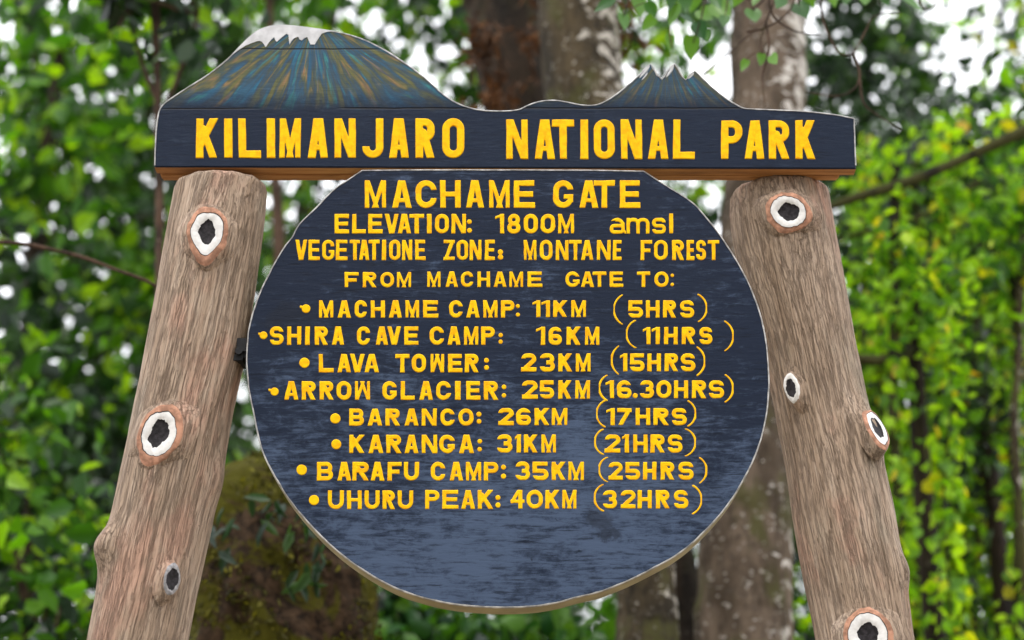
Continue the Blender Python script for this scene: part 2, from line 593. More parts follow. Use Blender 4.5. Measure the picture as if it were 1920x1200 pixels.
def glyph(ch, X, Y, w, h, s):
    U = lambda *a: np.minimum.reduce(a)
    rect = lambda a, b, c, d: sd_rect(X, Y, a, b, c, d)
    ring = lambda a, b, c, d, r=None: sd_ring(X, Y, a, b, c, d, s, r)
    seg = lambda p, q, k=1.0: sd_seg(X, Y, p, q, s * k, s)
    cut = lambda a, x0, y0, x1, y1: np.maximum(a, -rect(x0, y0, x1, y1))
    B = 4 * max(w, h)
    m = h / 2
    rr = .42 * w
    if ch == 'A':
        d = U(seg((s * .52, 0), (w / 2 - s * .12, h)), seg((w - s * .52, 0), (w / 2 + s * .12, h)), rect(.27 * w, .20 * h, .73 * w, .20 * h + s * .72))
    elif ch == 'B':
        d = U(rect(0, 0, s, h), ring(-w * .3, m - s / 2, w * .96, h, rr * .7), ring(-w * .3, 0, w, m + s / 2, rr * .7))
    elif ch == 'C':
        d = cut(ring(0, 0, w, h, rr), w * .5, .36 * h, B, .64 * h)
    elif ch == 'E':
        d = U(rect(0, 0, s, h), rect(0, 0, w, s), rect(0, h - s, w * .97, h), rect(0, m - s / 2, w * .92, m + s / 2))
    elif ch == 'F':
        d = U(rect(0, 0, s, h), rect(0, h - s, w, h), rect(0, m - s * .6, w * .85, m + s * .4))
    elif ch == 'G':
        d = U(cut(ring(0, 0, w, h, rr), w * .5, .30 * h, B, .66 * h), rect(w - s, .2 * h, w, .5 * h), rect(w * .52, .5 * h - s * .85, w, .5 * h))
    elif ch == 'H':
        d = U(rect(0, 0, s, h), rect(w - s, 0, w, h), rect(0, m - s * .45, w, m + s * .45))
    elif ch in 'Il':
        d = rect(0, 0, w, h)
    elif ch == 'J':
        d = U(cut(ring(0, 0, w, h * 1.6, rr), -B, .30 * h, w * .55, B), rect(w - s, .3 * h, w, h))
    elif ch == 'K':
        d = U(rect(0, 0, s, h), seg((s * .7, .36 * h), (w - s * .6, h)), seg((w * .42, .56 * h), (w - s * .58, 0)))
    elif ch == 'L':
        d = U(rect(0, 0, s, h), rect(0, 0, w, s))
    elif ch == 'M':
        k = .74
        d = U(rect(0, 0, s * k, h), rect(w - s * k, 0, w, h), seg((s * .45, h), (w / 2, .16 * h), k), seg((w - s * .45, h), (w / 2, .16 * h), k))
        d = np.maximum(d, -np.maximum(np.abs(X - w / 2) - .5 * w, Y - 0) if False else d)
    elif ch == 'W':
        k = .72
        d = U(rect(0, 0, s * k, h), rect(w - s * k, 0, w, h), seg((s * .45, 0), (w / 2, .84 * h), k), seg((w - s * .45, 0), (w / 2, .84 * h), k))
    elif ch == 'N':
        k = .9
        d = U(rect(0, 0, s * k, h), rect(w - s * k, 0, w, h), seg((s * .5, h), (w - s * .5, 0), .95))
    elif ch in 'O0':
        d = ring(0, 0, w, h, rr)
    elif ch == 'P':
        d = U(rect(0, 0, s, h), ring(-w * .3, .40 * h, w, h, rr * .8))
        d = np.maximum(d, -X)
    elif ch == 'R':
        d = U(rect(0, 0, s, h), ring(-w * .3, .42 * h, w * .98, h, rr * .75), seg((w * .50, .46 * h), (w - s * .58, 0)))
        d = np.maximum(d, -X)
    elif ch in 'Ss':
        a = cut(ring(0, m - s / 2, w * .97, h, rr), w * .5, -B, B, .70 * h)
        b = cut(ring(0, 0, w, m + s / 2, rr), -B, .30 * h, w * .5, B)
        d = U(a, b, rect(w * .35, m - s / 2, w * .65, m + s / 2))
    elif ch == 'T':
        d = U(rect(0, h - s, w, h), rect(w / 2 - s / 2, 0, w / 2 + s / 2, h))
    elif ch == 'U':
        d = ring(0, 0, w, h * 2.2, rr)
    elif ch == 'V':
        d = U(seg((s * .52, h), (w / 2 - s * .1, 0)), seg((w - s * .52, h), (w / 2 + s * .1, 0)))
    elif ch == 'Z':
        d = U(rect(0, 0, w, s * .95), rect(0, h - s * .95, w, h), seg((s * .6, s * .3), (w - s * .6, h - s * .3)))
    elif ch == '1':
        sw = min(s, w * .8)
        d = rect(w - sw, 0, w, h)
        if w > s * 1.15:
            d = U(d, seg((s * .1, .80 * h), (w - sw * .6, .93 * h), .62))
    elif ch == '2':
        a = np.maximum(ring(0, .34 * h, w, h, rr), -(Y - .62 * h))
        a = cut(a, -B, -B, w * .45, .70 * h)
        d = U(a, sd_seg(X, Y, (w - s * .55, .63 * h), (s * .62, s * .5), s), rect(0, 0, w, s))
    elif ch == '3':
        a = cut(ring(0, m - s / 2, w * .96, h, rr), -B, -B, w * .42, .72 * h)
        b = cut(ring(0, 0, w, m + s / 2, rr), -B, .28 * h, w * .42, B)
        d = U(a, b)
    elif ch == '4':
        d = U(rect(w * .55, 0, w * .55 + s, h), rect(0, .30 * h, w, .30 * h + s * .8), sd_seg(X, Y, (w * .58, h - s * .3), (s * .4, .36 * h), s * .8))
    elif ch == '5':
        b = cut(ring(0, 0, w, .62 * h, rr), -B, .26 * h, w * .45, B)
        d = U(b, rect(0, h - s, w * .95, h), rect(0, .46 * h, s, h), rect(0, .62 * h - s, w * .5, .62 * h))
    elif ch == '6':
        a = cut(ring(0, 0, w, h, rr), w * .5, -B, B, .72 * h)
        d = U(a, ring(0, 0, w, .60 * h, rr))
    elif ch == '7':
        d = U(rect(0, h - s, w, h), seg((w - s * .6, h - s * .4), (w * .22, 0)))
    elif ch == '8':
        d = U(ring(w * .04, m - s * .45, w * .96, h, rr), ring(0, 0, w, m + s * .45, rr))
    elif ch == 'a':
        t = cut(np.maximum(ring(0, 0, w * .92, h, rr), -(Y - .62 * h)), -B, -B, w * .35, .80 * h)
        d = U(t, ring(0, 0, w * .92, .62 * h), rect(w * .92 - s, .1 * h, w * .92, .72 * h), sd_seg(X, Y, (w * .88, s * .7), (w - s * .2, s * .4), s * .8))
    elif ch == 'm':
        a = np.maximum(ring(s * .0, -h, w / 2 + s / 2, h, rr * .45), -(Y - .4 * h))
        b = np.maximum(ring(w / 2 - s / 2, -h, w, h, rr * .45), -(Y - .4 * h))
        d = U(a, b, rect(0, 0, s, h), rect(w / 2 - s / 2, 0, w / 2 + s / 2, .6 * h), rect(w - s, 0, w, .6 * h))
    elif ch == '(':
        r = (h * h / 4 + w * w) / (2 * w)
        d = np.abs(np.hypot(X - r - s * .2, Y - m) - r) - s / 2 * (1 - .35 * np.abs(Y - m) / m)
    elif ch == ')':
        r = (h * h / 4 + w * w) / (2 * w)
        d = np.abs(np.hypot(X - (w - r) + s * .2, Y - m) - r) - s / 2 * (1 - .35 * np.abs(Y - m) / m)
    elif ch == ':':
        r = w / 2
        d = U(np.hypot(X - r, Y - r) - r, np.hypot(X - r, Y - h + r) - r)
    elif ch == '.':
        d = np.hypot(X - w / 2, Y - w / 2) - w / 2
    elif ch == '*':
        d = U(np.hypot(X - w / 2, Y - h / 2) - h / 2)
    elif ch == '~':      # a bullet with a brush tail to the left
        d = U(np.hypot(X - w * .56, Y - h * .48) - h * .44, sd_seg(X, Y, (w * .08, h * .66), (w * .5, h * .6), h * .28))
    else:
        raise ValueError(ch)
    # trim to the letter's box, with slightly softened corners
    d = np.maximum(d, sd_rect(X, Y, 0, 0, w, h))
    return d


class Lettering:
    def __init__(self, y, res=.85, relief=.0028):
        self.V, self.F = [], []
        self.y, self.res, self.relief = y, res, relief

    def add(self, ch, u0, u1, v0, v1, s):
        w, h = u1 - u0, v1 - v0
        res = self.res
        pad = 2
        nx, ny = int(w / res) + 2 * pad + 1, int(h / res) + 2 * pad + 1
        gx = (np.arange(nx) - pad) * res
        gy = (np.arange(ny) - pad) * res
        X, Y = np.meshgrid(gx, gy)
        # hand-painted wobble
        sx, sy = random.random() * 50, random.random() * 50
        wob = np.zeros_like(X)
        for k in range(4):
            a = random.random() * 6.28
            f = (.16 + .1 * k) * 26 / max(h, 20)
            wob += np.sin((X * math.cos(a) + Y * math.sin(a)) * f + sx + k) * .22
        tilt = random.uniform(-.012, .012)
        Xs = X + (Y - h / 2) * tilt
        D = glyph(ch, Xs, Y, w, h, s * .93) + wob * .5 * min(1.3, h / 34)
        # border stays outside
        D[0, :] = np.maximum(D[0, :], .2); D[-1, :] = np.maximum(D[-1, :], .2)
        D[:, 0] = np.maximum(D[:, 0], .2); D[:, -1] = np.maximum(D[:, -1], .2)
        key = {}

        def vert(k, x, y, d):
            if k not in key:
                hgt = self.relief * min(1.0, max(0.0, -d) / 1.1) ** .7
                p = P(u0 + x, v1 - y, self.y)
                # raised paint; the rim dips just under the board's face
                key[k] = len(self.V)
                self.V.append((p[0], p[1] - hgt + .0004, p[2]))
            return key[k]

        inside = D < 0
        for j in range(ny - 1):
            row = inside[j] | inside[j + 1]
            if not row.any():
                continue
            for i in range(nx - 1):
                cs = ((i, j), (i + 1, j), (i + 1, j + 1), (i, j + 1))
                ds = [D[c[1], c[0]] for c in cs]
                if min(ds) >= 0:
                    continue
                poly = []
                for k in range(4):
                    a, b = cs[k], cs[(k + 1) % 4]
                    da, db = ds[k], ds[(k + 1) % 4]
                    if da < 0:
                        poly.append(vert(a, gx[a[0]], gy[a[1]], da))
                    if (da < 0) != (db < 0):
                        t = da / (da - db)
                        kk = (min(a, b), max(a, b))
                        poly.append(vert(kk, gx[a[0]] + (gx[b[0]] - gx[a[0]]) * t, gy[a[1]] + (gy[b[1]] - gy[a[1]]) * t, 0.0))
                if len(poly) >= 3:
                    self.F.append(poly)

    def build(self, parent):
        me = bpy.data.meshes.new("lettering")
        me.from_pydata(self.V, [], self.F)
        for p in me.polygons:
            p.use_smooth = True
        me.update()
        return link("lettering", me, YELLOW, parent)


YH, YD = 0.0, -0.012         # front faces of the header and of the round board
HT, BT, DT = .036, .036, .074  # thickness of header board, backing beam, round board

# each entry: (characters and their left/right picture edges), top, bottom, stroke
HEAD = [
    ("K 367.5 409 I 420 436 L 447 489 I 500 516 M 524 564 A 577 616 N 627 667 J 679 719 A 729 767 R 779 816 O 829 871", 222, 296.5, 15.5),
    ("N 949 990 A 1002 1041 T 1035 1077 I 1088 1103 O 1113 1153 N 1164 1204 A 1215 1254 L 1262 1303", 224, 298.5, 15),
    ("P 1352 1392 A 1396 1434 R 1441 1481 K 1491 1529", 225.5, 298.5, 15),
]
ROUND = [
    [("M 684 724 A 735 772 C 779 819 H 825 864 A 873 908 M 917 956 E 963 1003", 338, 390, 11.8), ("G 1037 1075 A 1086 1122 T 1113 1153 E 1162 1201", 338, 390, 11.8)],
    [("E 627 655 L 660 686 E 690 717.5 V 721.5 748 A 745.5 771 T 767 795.5 I 800.5 809.5 O 815.5 842 N 846.5 874", 401, 438, 8.8), (": 875.5 885", 411, 437, 8), ("1 928 945.5 8 951 976 0 982 1008.5 0 1013.5 1041 M 1046.5 1076.5", 401, 438, 8.8), ("a 1143 1174 m 1174.5 1218 s 1222.5 1249", 408.5, 438.5, 7.4), ("l 1254.5 1262.5", 400, 438, 7)],
    [("V 553.5 576 E 578 600 G 604 627 E 629.5 652 T 655.5 675.5 A 673 693 T 691 712 I 716 724 O 729.5 751 N 753.5 773 E 778 798", 449.5, 488, 7.8), ("Z 831.5 853 O 856 878 N 880.5 903 E 909 928.5", 449.5, 488, 7.8), (": 933 943.5", 467.5, 487.5, 7), ("M 982 1006 O 1012 1036 N 1042 1066 T 1067 1091 A 1089 1113 N 1119 1145 E 1149 1166 F 1201 1223 O 1226 1252 R 1260 1283 E 1287 1302 S 1305 1324 T 1327 1349", 450, 488, 7.8)],
    [("F 646 673 R 680 706 O 713 739 M 744 771", 510, 539, 7.4), ("M 801 826 A 835 859 C 864 888 H 895 919 A 925 950 M 955 981 E 989 1017 G 1060 1087 A 1089 1114 T 1111 1137 E 1143 1169 T 1194 1219 O 1227 1254", 509, 538.5, 7.4), (": 1257 1264", 513, 537, 6.5)],
    [("~ 562 583", 569, 588, 9), ("M 598 625 A 633 658 C 665 688 H 695 722 A 729 754 M 760 786 E 793 822 C 842 868 A 874 900 M 906 933 P 939 965", 563, 596, 8.6), (": 967 975", 570, 594, 8), ("1 998 1013.5 1 1015 1031.5 K 1037 1064 M 1071 1099", 563, 595, 8.6), ("( 1150 1168", 552, 609, 4.8), ("5 1178 1206 H 1211 1237 R 1243 1268 S 1275 1302", 563, 596, 8.4), (") 1308 1326", 551, 604, 4.8)],
    [("~ 484 502", 620, 637, 9), ("S 505.5 532 H 538 565 I 572 581 R 590 615.5 A 622 646 C 669 694 A 704 728 V 726 752 E 757.5 785 C 805.5 833 A 838.5 864 M 870 897 P 902 928", 612, 647, 8.8), (": 934.5 943", 624, 645, 8), ("1 1005 1022.5 6 1028.5 1054 K 1062 1089 M 1097 1124", 612.5, 647, 9), ("( 1173.5 1193", 600, 653, 5), ("1 1205 1220 1 1222 1237.5 H 1245 1271 R 1278 1304 S 1311 1336", 613, 646, 8.8), (") 1357.5 1376", 601, 659, 5)],
    [("* 561 580.5", 670.5, 690, 9), ("L 597.5 626 A 632.5 658 V 656 684.5 A 683 711 T 741 768 O 772 799 W 807 833 E 840 867 R 871.5 898", 663.5, 698.5, 9), (": 907.5 917", 671, 694, 8), ("2 977 1006 3 1012 1040.5 K 1046.5 1073 M 1079.5 1107.5", 662.5, 697, 9), ("( 1145.5 1161", 647.5, 703, 5.2), ("1 1162 1176.5 5 1181 1209 H 1213.5 1239.5 R 1246 1272 S 1276.5 1304", 662.5, 696.5, 8.8), (") 1306 1322.5", 649.5, 705, 5.2)],
    [("~ 503 524", 725, 743, 9), ("A 532.5 560 R 565.5 592.5 R 599 626 O 631 659 W 665.5 694 G 717 744 L 751 778 A 786 812 C 817.5 846 I 853 864 E 874 901 R 907 934.5", 714.5, 750, 9), (": 940.5 949.5", 721, 746, 8), ("2 978.5 1008.5 5 1012 1039.5 K 1046.5 1072 M 1078.5 1106.5", 713, 748, 9), ("( 1122.5 1139.5", 702.5, 752, 5.2), ("1 1135.5 1151.5 6 1156.5 1184.5", 713, 747, 8.8), (". 1186 1196", 737, 747, 8), ("3 1199.5 1226.5 0 1230.5 1259 H 1263.5 1290.5 R 1297 1324.5 S 1329 1358", 713, 747, 8.8), (") 1358.5 1375.5", 701.5, 755, 5.2)],
    [("* 619 638.5", 775, 794.5, 9), ("B 654.5 682.5 A 689 717 R 722.5 750.5 A 758.5 785 N 790.5 819 C 825.5 853 O 859.5 888", 766, 798.5, 8.8), (": 893.5 903", 772, 795, 8), ("2 934 963.5 6 967.5 996 K 1002 1030.5 M 1034.5 1064", 765, 797.5, 9), ("( 1117.5 1135.5", 750, 801.5, 5.2), ("1 1136.5 1153 7 1157 1184.5 H 1191.5 1219.5 R 1225 1254 S 1259.5 1288", 765, 797.5, 8.8), (") 1288.5 1305.5", 750.5, 800, 5.2)],
    [("* 621 640", 823.5, 842.5, 9), ("K 654.5 684 A 690.5 719 R 724 753 A 758.5 785 N 790.5 820 G 823.5 853 A 860.5 889", 815, 850, 9), (": 895 904", 823, 847, 8), ("3 932 961 1 965 977 K 982 1008.5 M 1015 1042.5", 814.5, 849, 9), ("( 1114 1132.5", 804, 853, 5.2), ("2 1133.5 1163.5 1 1166 1179.5 H 1187 1214.5 R 1219.5 1247 S 1252 1280", 814.5, 849, 8.8), (") 1283.5 1305", 803.5, 856, 5.2)],
    [("* 556 575.5", 871, 891, 9), ("B 594 624.5 A 632 658.5 R 660.5 692 A 694.5 721 F 726.5 753 U 757 786 C 807.5 835 A 842.5 868.5 M 873.5 902.5 P 907 934.5", 866, 901.5, 9), (": 939 949", 871, 898, 8.4), ("3 966.5 994 5 998.5 1028.5 K 1034 1061 M 1065.5 1095", 865.5, 900.5, 9), ("( 1122 1140.5", 856.5, 904.5, 5.2), ("2 1140.5 1168 5 1172.5 1200.5 H 1205.5 1231 R 1238.5 1265 S 1271.5 1301", 866, 900, 8.8), (") 1310.5 1326", 857, 907, 5.2)],
    [("* 579 598.5", 928, 947.5, 9), ("U 614.5 645 H 650.5 678.5 U 683.5 712 R 717 741 U 745.5 775", 919.5, 955, 8.6), ("P 797 824 E 829 860 A 864.5 891 K 895.5 925", 918.5, 954.5, 8.6), (": 928.5 938.5", 928, 952, 8.2), ("4 957 983.5 0 987 1018 K 1022 1049 M 1054 1081", 918.5, 954, 8.8), ("( 1113.5 1132.5", 907.5, 959, 5.2), ("3 1130 1157 2 1163.5 1192 H 1195.5 1222.5 R 1229.5 1256 S 1263.5 1291", 919, 953.5, 8.8), (") 1297.5 1316.5", 909.5, 964.5, 5.2)],
]


def fill_lettering(L, items):
    for txt, v0, v1, s in items:
        a = txt.split()
        for k in range(0, len(a), 3):
            L.add(a[k], float(a[k + 1]), float(a[k + 2]), v0, v1, s)


# ------------------------------------------------------------------ the park sign
sign = empty("park_sign", (0, 0, 0),
             "dark blue park sign with yellow lettering hung between two leaning log posts", "sign")

HDR = [(289.5, 313), (292, 244), (297, 210), (304, 197), (315, 187.5), (349, 165), (390, 139), (427.5, 109), (447, 89), (465, 71), (483, 57), (502, 49.5), (520, 47), (540, 47),
       (570, 50), (600, 54), (625, 58), (645, 62), (668, 68.5), (690, 77), (712, 88), (735, 101), (784, 135), (825, 171), (840, 182.5), (855, 191.5), (876, 200), (900, 205.5), (937, 207.5), (962, 206.5),
       (975, 204), (987, 198), (1004, 191.5), (1023, 188), (1042, 187.5), (1064, 191), (1087, 195.5), (1112, 197), (1133, 190.5), (1150, 180), (1167, 167), (1196, 142), (1213, 124), (1220, 119.5),
       (1227, 128), (1235, 142), (1241, 148), (1246, 141), (1257, 124), (1265, 118.5), (1273, 130), (1280, 143), (1286, 149), (1293, 140), (1303, 132), (1311, 139), (1333, 161), (1362, 184), (1380, 195), (1396, 202.5),
       (1442, 205), (1490, 207), (1525, 209.5), (1567, 214.5), (1602, 221.5), (1605.5, 316.5)]
DISC = [(679, 319), (655, 335), (625, 356), (592, 389), (560, 421), (547, 445), (536, 458), (518, 487), (502, 517), (490, 541), (480, 566), (472, 591), (466, 618), (463, 646), (462, 674), (463.5, 705), (467, 735),
        (475, 775), (483, 815), (494, 852), (507, 880), (523, 907), (541, 935), (561, 961), (583, 986), (607, 1011), (639, 1039), (673, 1064), (710, 1087), (748, 1106), (787, 1119), (827, 1129), (869, 1135.5), (911, 1138.5),
        (945, 1139.5), (980, 1138.5), (1011, 1136), (1047, 1129.5), (1082, 1120), (1124, 1110), (1165, 1094.5), (1199, 1079), (1232, 1062), (1264, 1044), (1294, 1022), (1327, 991), (1357, 957), (1379, 926), (1398, 893), (1413, 863),
        (1425, 831), (1433, 801), (1438.5, 772), (1441.5, 743), (1442.5, 714), (1441.5, 694), (1440, 674), (1437.5, 645), (1433, 618), (1425.5, 587), (1415, 557), (1402.5, 528), (1387, 498), (1369.5, 469), (1350, 440), (1328, 411.5), (1304, 384), (1277, 364.5), (1248, 347), (1207, 320.5), (1100, 318.5), (800, 318)]


def densify(pts, step, keep_corner=35):
    """resample an outline; rounded where it is smooth, sharp at corners"""
    pts = [np.array(p, float) for p in pts]
    n = len(pts)
    corner = []
    for i in range(n):
        a = pts[i] - pts[i - 1]
        b = pts[(i + 1) % n] - pts[i]
        c = np.dot(a, b) / (np.linalg.norm(a) * np.linalg.norm(b))
        corner.append(math.degrees(math.acos(np.clip(c, -1, 1))) > keep_corner)
    out = []
    for i in range(n):
        p0, p1, p2, p3 = pts[i - 1], pts[i], pts[(i + 1) % n], pts[(i + 2) % n]
        if corner[i]:
            p0 = p1
        if corner[(i + 1) % n]:
            p3 = p2
        L = np.linalg.norm(p2 - p1)
        k = max(1, int(L / step))
        t1 = (p2 - p0) / 2; t2 = (p3 - p1) / 2
        for m in (t1, t2):
            ln = np.linalg.norm(m)
            if ln > L:
                m *= L / ln
        for q in range(k):
            t = q / k
            out.append((2 * t ** 3 - 3 * t * t + 1) * p1 + (t ** 3 - 2 * t * t + t) * t1 + (-2 * t ** 3 + 3 * t * t) * p2 + (t ** 3 - t * t) * t2)
    return np.array(out)


def extrude_board(name, outline, y0, y1, mats, parent, bevel=.003):
    """front face, softened front edge, side and back; outline in picture units on the y0 plane"""
    pts = np.array([P(u, v, y0) for u, v in outline])
    n = len(pts)
    nx = np.roll(pts, -1, 0) - np.roll(pts, 1, 0)
    nrm = np.stack([-nx[:, 2], np.zeros(n), nx[:, 0]], 1)
    nrm /= np.linalg.norm(nrm, axis=1)[:, None] + 1e-9
    area = np.sum(pts[:, 0] * np.roll(pts[:, 2], -1) - np.roll(pts[:, 0], -1) * pts[:, 2])
    if area > 0:
        nrm = -nrm            # outward
    bm = bmesh.new()
    front = [bm.verts.new(p - nrm[i] * bevel) for i, p in enumerate(pts)]
    edge = [bm.verts.new(p + np.array([0, bevel, 0])) for p in pts]
    back = [bm.verts.new((p[0], y1, p[2])) for p in pts]
    f = bm.faces.new(front)
    f.material_index = 0
    for a, b, mi in ((front, edge, 0), (edge, back, 1)):
        for i in range(n):
            j = (i + 1) % n
            q = bm.faces.new((a[i], a[j], b[j], b[i]))
            q.material_index = mi
    fb = bm.faces.new(back[::-1])
    fb.material_index = 1
    bmesh.ops.triangulate(bm, faces=[f, fb])
    bmesh.ops.recalc_face_normals(bm, faces=bm.faces)
    me = bpy.data.meshes.new(name)
    bm.to_mesh(me)
    bm.free()
    return link(name, me, mats, parent), pts, nrm


def edge_strip(name, pts, nrm, y, width, mat, parent, sel=None, lift=.0012):
    """thin band of white paint along the edge of a board's front face"""
    n = len(pts)
    V, Q = [], []
    for i in range(n):
        wd = width * (1 + .45 * noise.noise(Vector(pts[i] * 14)) + .5 * noise.noise(Vector(pts[i] * 60)))
        o = pts[i] + nrm[i] * .0007
        V.append((o[0], y + .0045, o[2]))
        V.append((o[0], y + .0015 - lift * .6, o[2]))
        q = pts[i] - nrm[i] * max(.0012, wd)
        V.append((q[0], y - lift, q[2]))
        q2 = pts[i] - nrm[i] * (max(.0012, wd) + .0004)
        V.append((q2[0], y + .0006, q2[2]))
    for i in range(n):
        j = (i + 1) % n
        if sel is not None and not (sel[i] and sel[j]):
            continue
        for k in range(3):
            Q.append((i * 4 + k, j * 4 + k, j * 4 + k + 1, i * 4 + k + 1))
    return link(name, mesh_np(name, V, Q, smooth=False), mat, parent)


# header
hdr_out = densify(HDR, 5, 38)
header, hp, hn = extrude_board("header_board", hdr_out, YH, YH + HT, [HEADER_PAINT, BROWN], sign)
sel = [not (v > 312) for u, v in hdr_out]
edge_strip("painted_edge", hp, hn, YH, .0020, WHITE_EDGE, header, sel)
for word in HEAD:
    L = Lettering(YH, 1.0, .0022)
    fill_lettering(L, [word])
    L.build(header)
# snow on the painted summit
snow_in = [(411, 124), (423, 113), (436, 102), (448, 93), (460, 85.5), (471, 81), (482, 77), (487, 76.5), (491, 78), (495, 83), (498, 88), (503, 81), (509, 73.5), (514, 69.5), (516, 75), (519, 78), (528, 70), (537, 63), (541, 65), (541.5, 74), (543, 83), (546, 77), (551, 71.5), (559, 68.5),
           (562, 74), (566, 75.5), (571, 71), (576, 69), (579, 76), (582, 83), (590, 83), (596, 73), (603, 63), (611, 60), (620, 58.5)]
snow_out = [(u, v) for u, v in hdr_out if 400 < u < 622 and v < 140]
snow_out.sort(key=lambda p: p[0])
ring = snow_out + snow_in[::-1]
bm = bmesh.new()
vs = [bm.verts.new(P(u, v, YH - .0016)) for u, v in ring]
f = bm.faces.new(vs)
ex = bmesh.ops.extrude_face_region(bm, geom=[f])
for g in ex["geom"]:
    if isinstance(g, bmesh.types.BMVert):
        g.co.y += .003
bmesh.ops.triangulate(bm, faces=bm.faces)
bmesh.ops.recalc_face_normals(bm, faces=bm.faces)
me = bpy.data.meshes.new("snow_cap")
bm.to_mesh(me); bm.free()
link("snow_cap", me, SNOW, header)
# little snow strokes on the second summit
for strokes in (((1218, 123, 1199, 146, 3.2), (1221, 124, 1232, 143, 1.6), (1214, 136, 1203, 150, 1.6)), ((1263, 122, 1249, 145, 3.2),), ((1301, 136, 1290, 148, 2.0),)):
    st = Tubes()
    for a0, b0, a1, b1, r in strokes:
        p, q = P(a0, b0, YH), P(a1, b1, YH)
        st.add(curve_pts([p, (p + q) / 2 + np.array([.002, 0, .001]), q], 8), [r / 861 * k for k in (.2, .6, .9, 1, .9, .8, .5, .2)], 6)
    me_v = np.array(st.v)
    me_v[:, 1] = YH + (me_v[:, 1] - YH) * .35
    link("snow_streak", mesh_np("snow_streak", me_v, st.q, st.t), SNOW, header)


def box_mesh(name, a, b, mat, parent, bev=.004):
    bm = bmesh.new()
    bmesh.ops.create_cube(bm, size=1)
    for v in bm.verts:
        for k in range(3):
            v.co[k] = a[k] + (v.co[k] + .5) * (b[k] - a[k])
    bmesh.ops.bevel(bm, geom=bm.edges[:], offset=bev, segments=2, affect='EDGES')
    me = bpy.data.meshes.new(name)
    bm.to_mesh(me); bm.free()
    return link(name, me, mat, parent)


zH = P(960, 315, 0)[2]
xl, xr = P(289.5, 313, 0)[0], P(1605.5, 316.5, 0)[0]
box_mesh("backing_beam", (xl + .006, YH + HT + .0015, zH - .001), (xr - .03, YH + HT + BT, zH + .085), BROWN, sign)

# round board
disc_out = densify(DISC, 6, 30)
disc, dp, dn = extrude_board("round_board", disc_out, YD, YD + DT, [DISC_PAINT, RIM_WOOD], sign, .003)
edge_strip("painted_edge", dp, dn, YD, .0019, WHITE_EDGE, disc)
for line in ROUND:
    glyphs = []
    for txt, v0, v1, s in line:
        q = txt.split()
        glyphs += [(q[k], float(q[k + 1]), float(q[k + 2]), v0, v1, s) for k in range(0, len(q), 3)]
    glyphs.sort(key=lambda g: g[1])
    words = [[glyphs[0]]]
    for g in glyphs[1:]:
        gap = g[1] - words[-1][-1][2]
        if gap > (22 if (g[0] == ')' or words[-1][-1][0] == '(') else 12.5) or words[-1][-1][0] in '*~':
            words.append([])
        words[-1].append(g)
    for word in words:
        L = Lettering(YD, .8, .0016)
        for g in word:
            L.add(*g)
        L.build(disc)

# posts
LP = [(318, 330, 500), (352, 326, 503), (435, 310, 498), (547, 291, 482), (660, 272, 464), (750, 254, 441), (820, 240, 428), (892, 223, 415), (960, 208, 401), (1027, 192, 388), (1065, 185, 380), (1110, 178, 371), (1200, 161, 355), (1300, 143, 337)]
RP = [(326, 1374, 1548), (352, 1370, 1556), (410, 1367, 1566), (450, 1373, 1572), (500, 1384, 1581), (560, 1400, 1590), (620, 1416, 1600), (735, 1445, 1622), (810, 1459, 1635), (870, 1472, 1655), (960, 1486, 1678), (1060, 1504, 1695), (1200, 1531, 1716), (1300, 1550, 1733)]


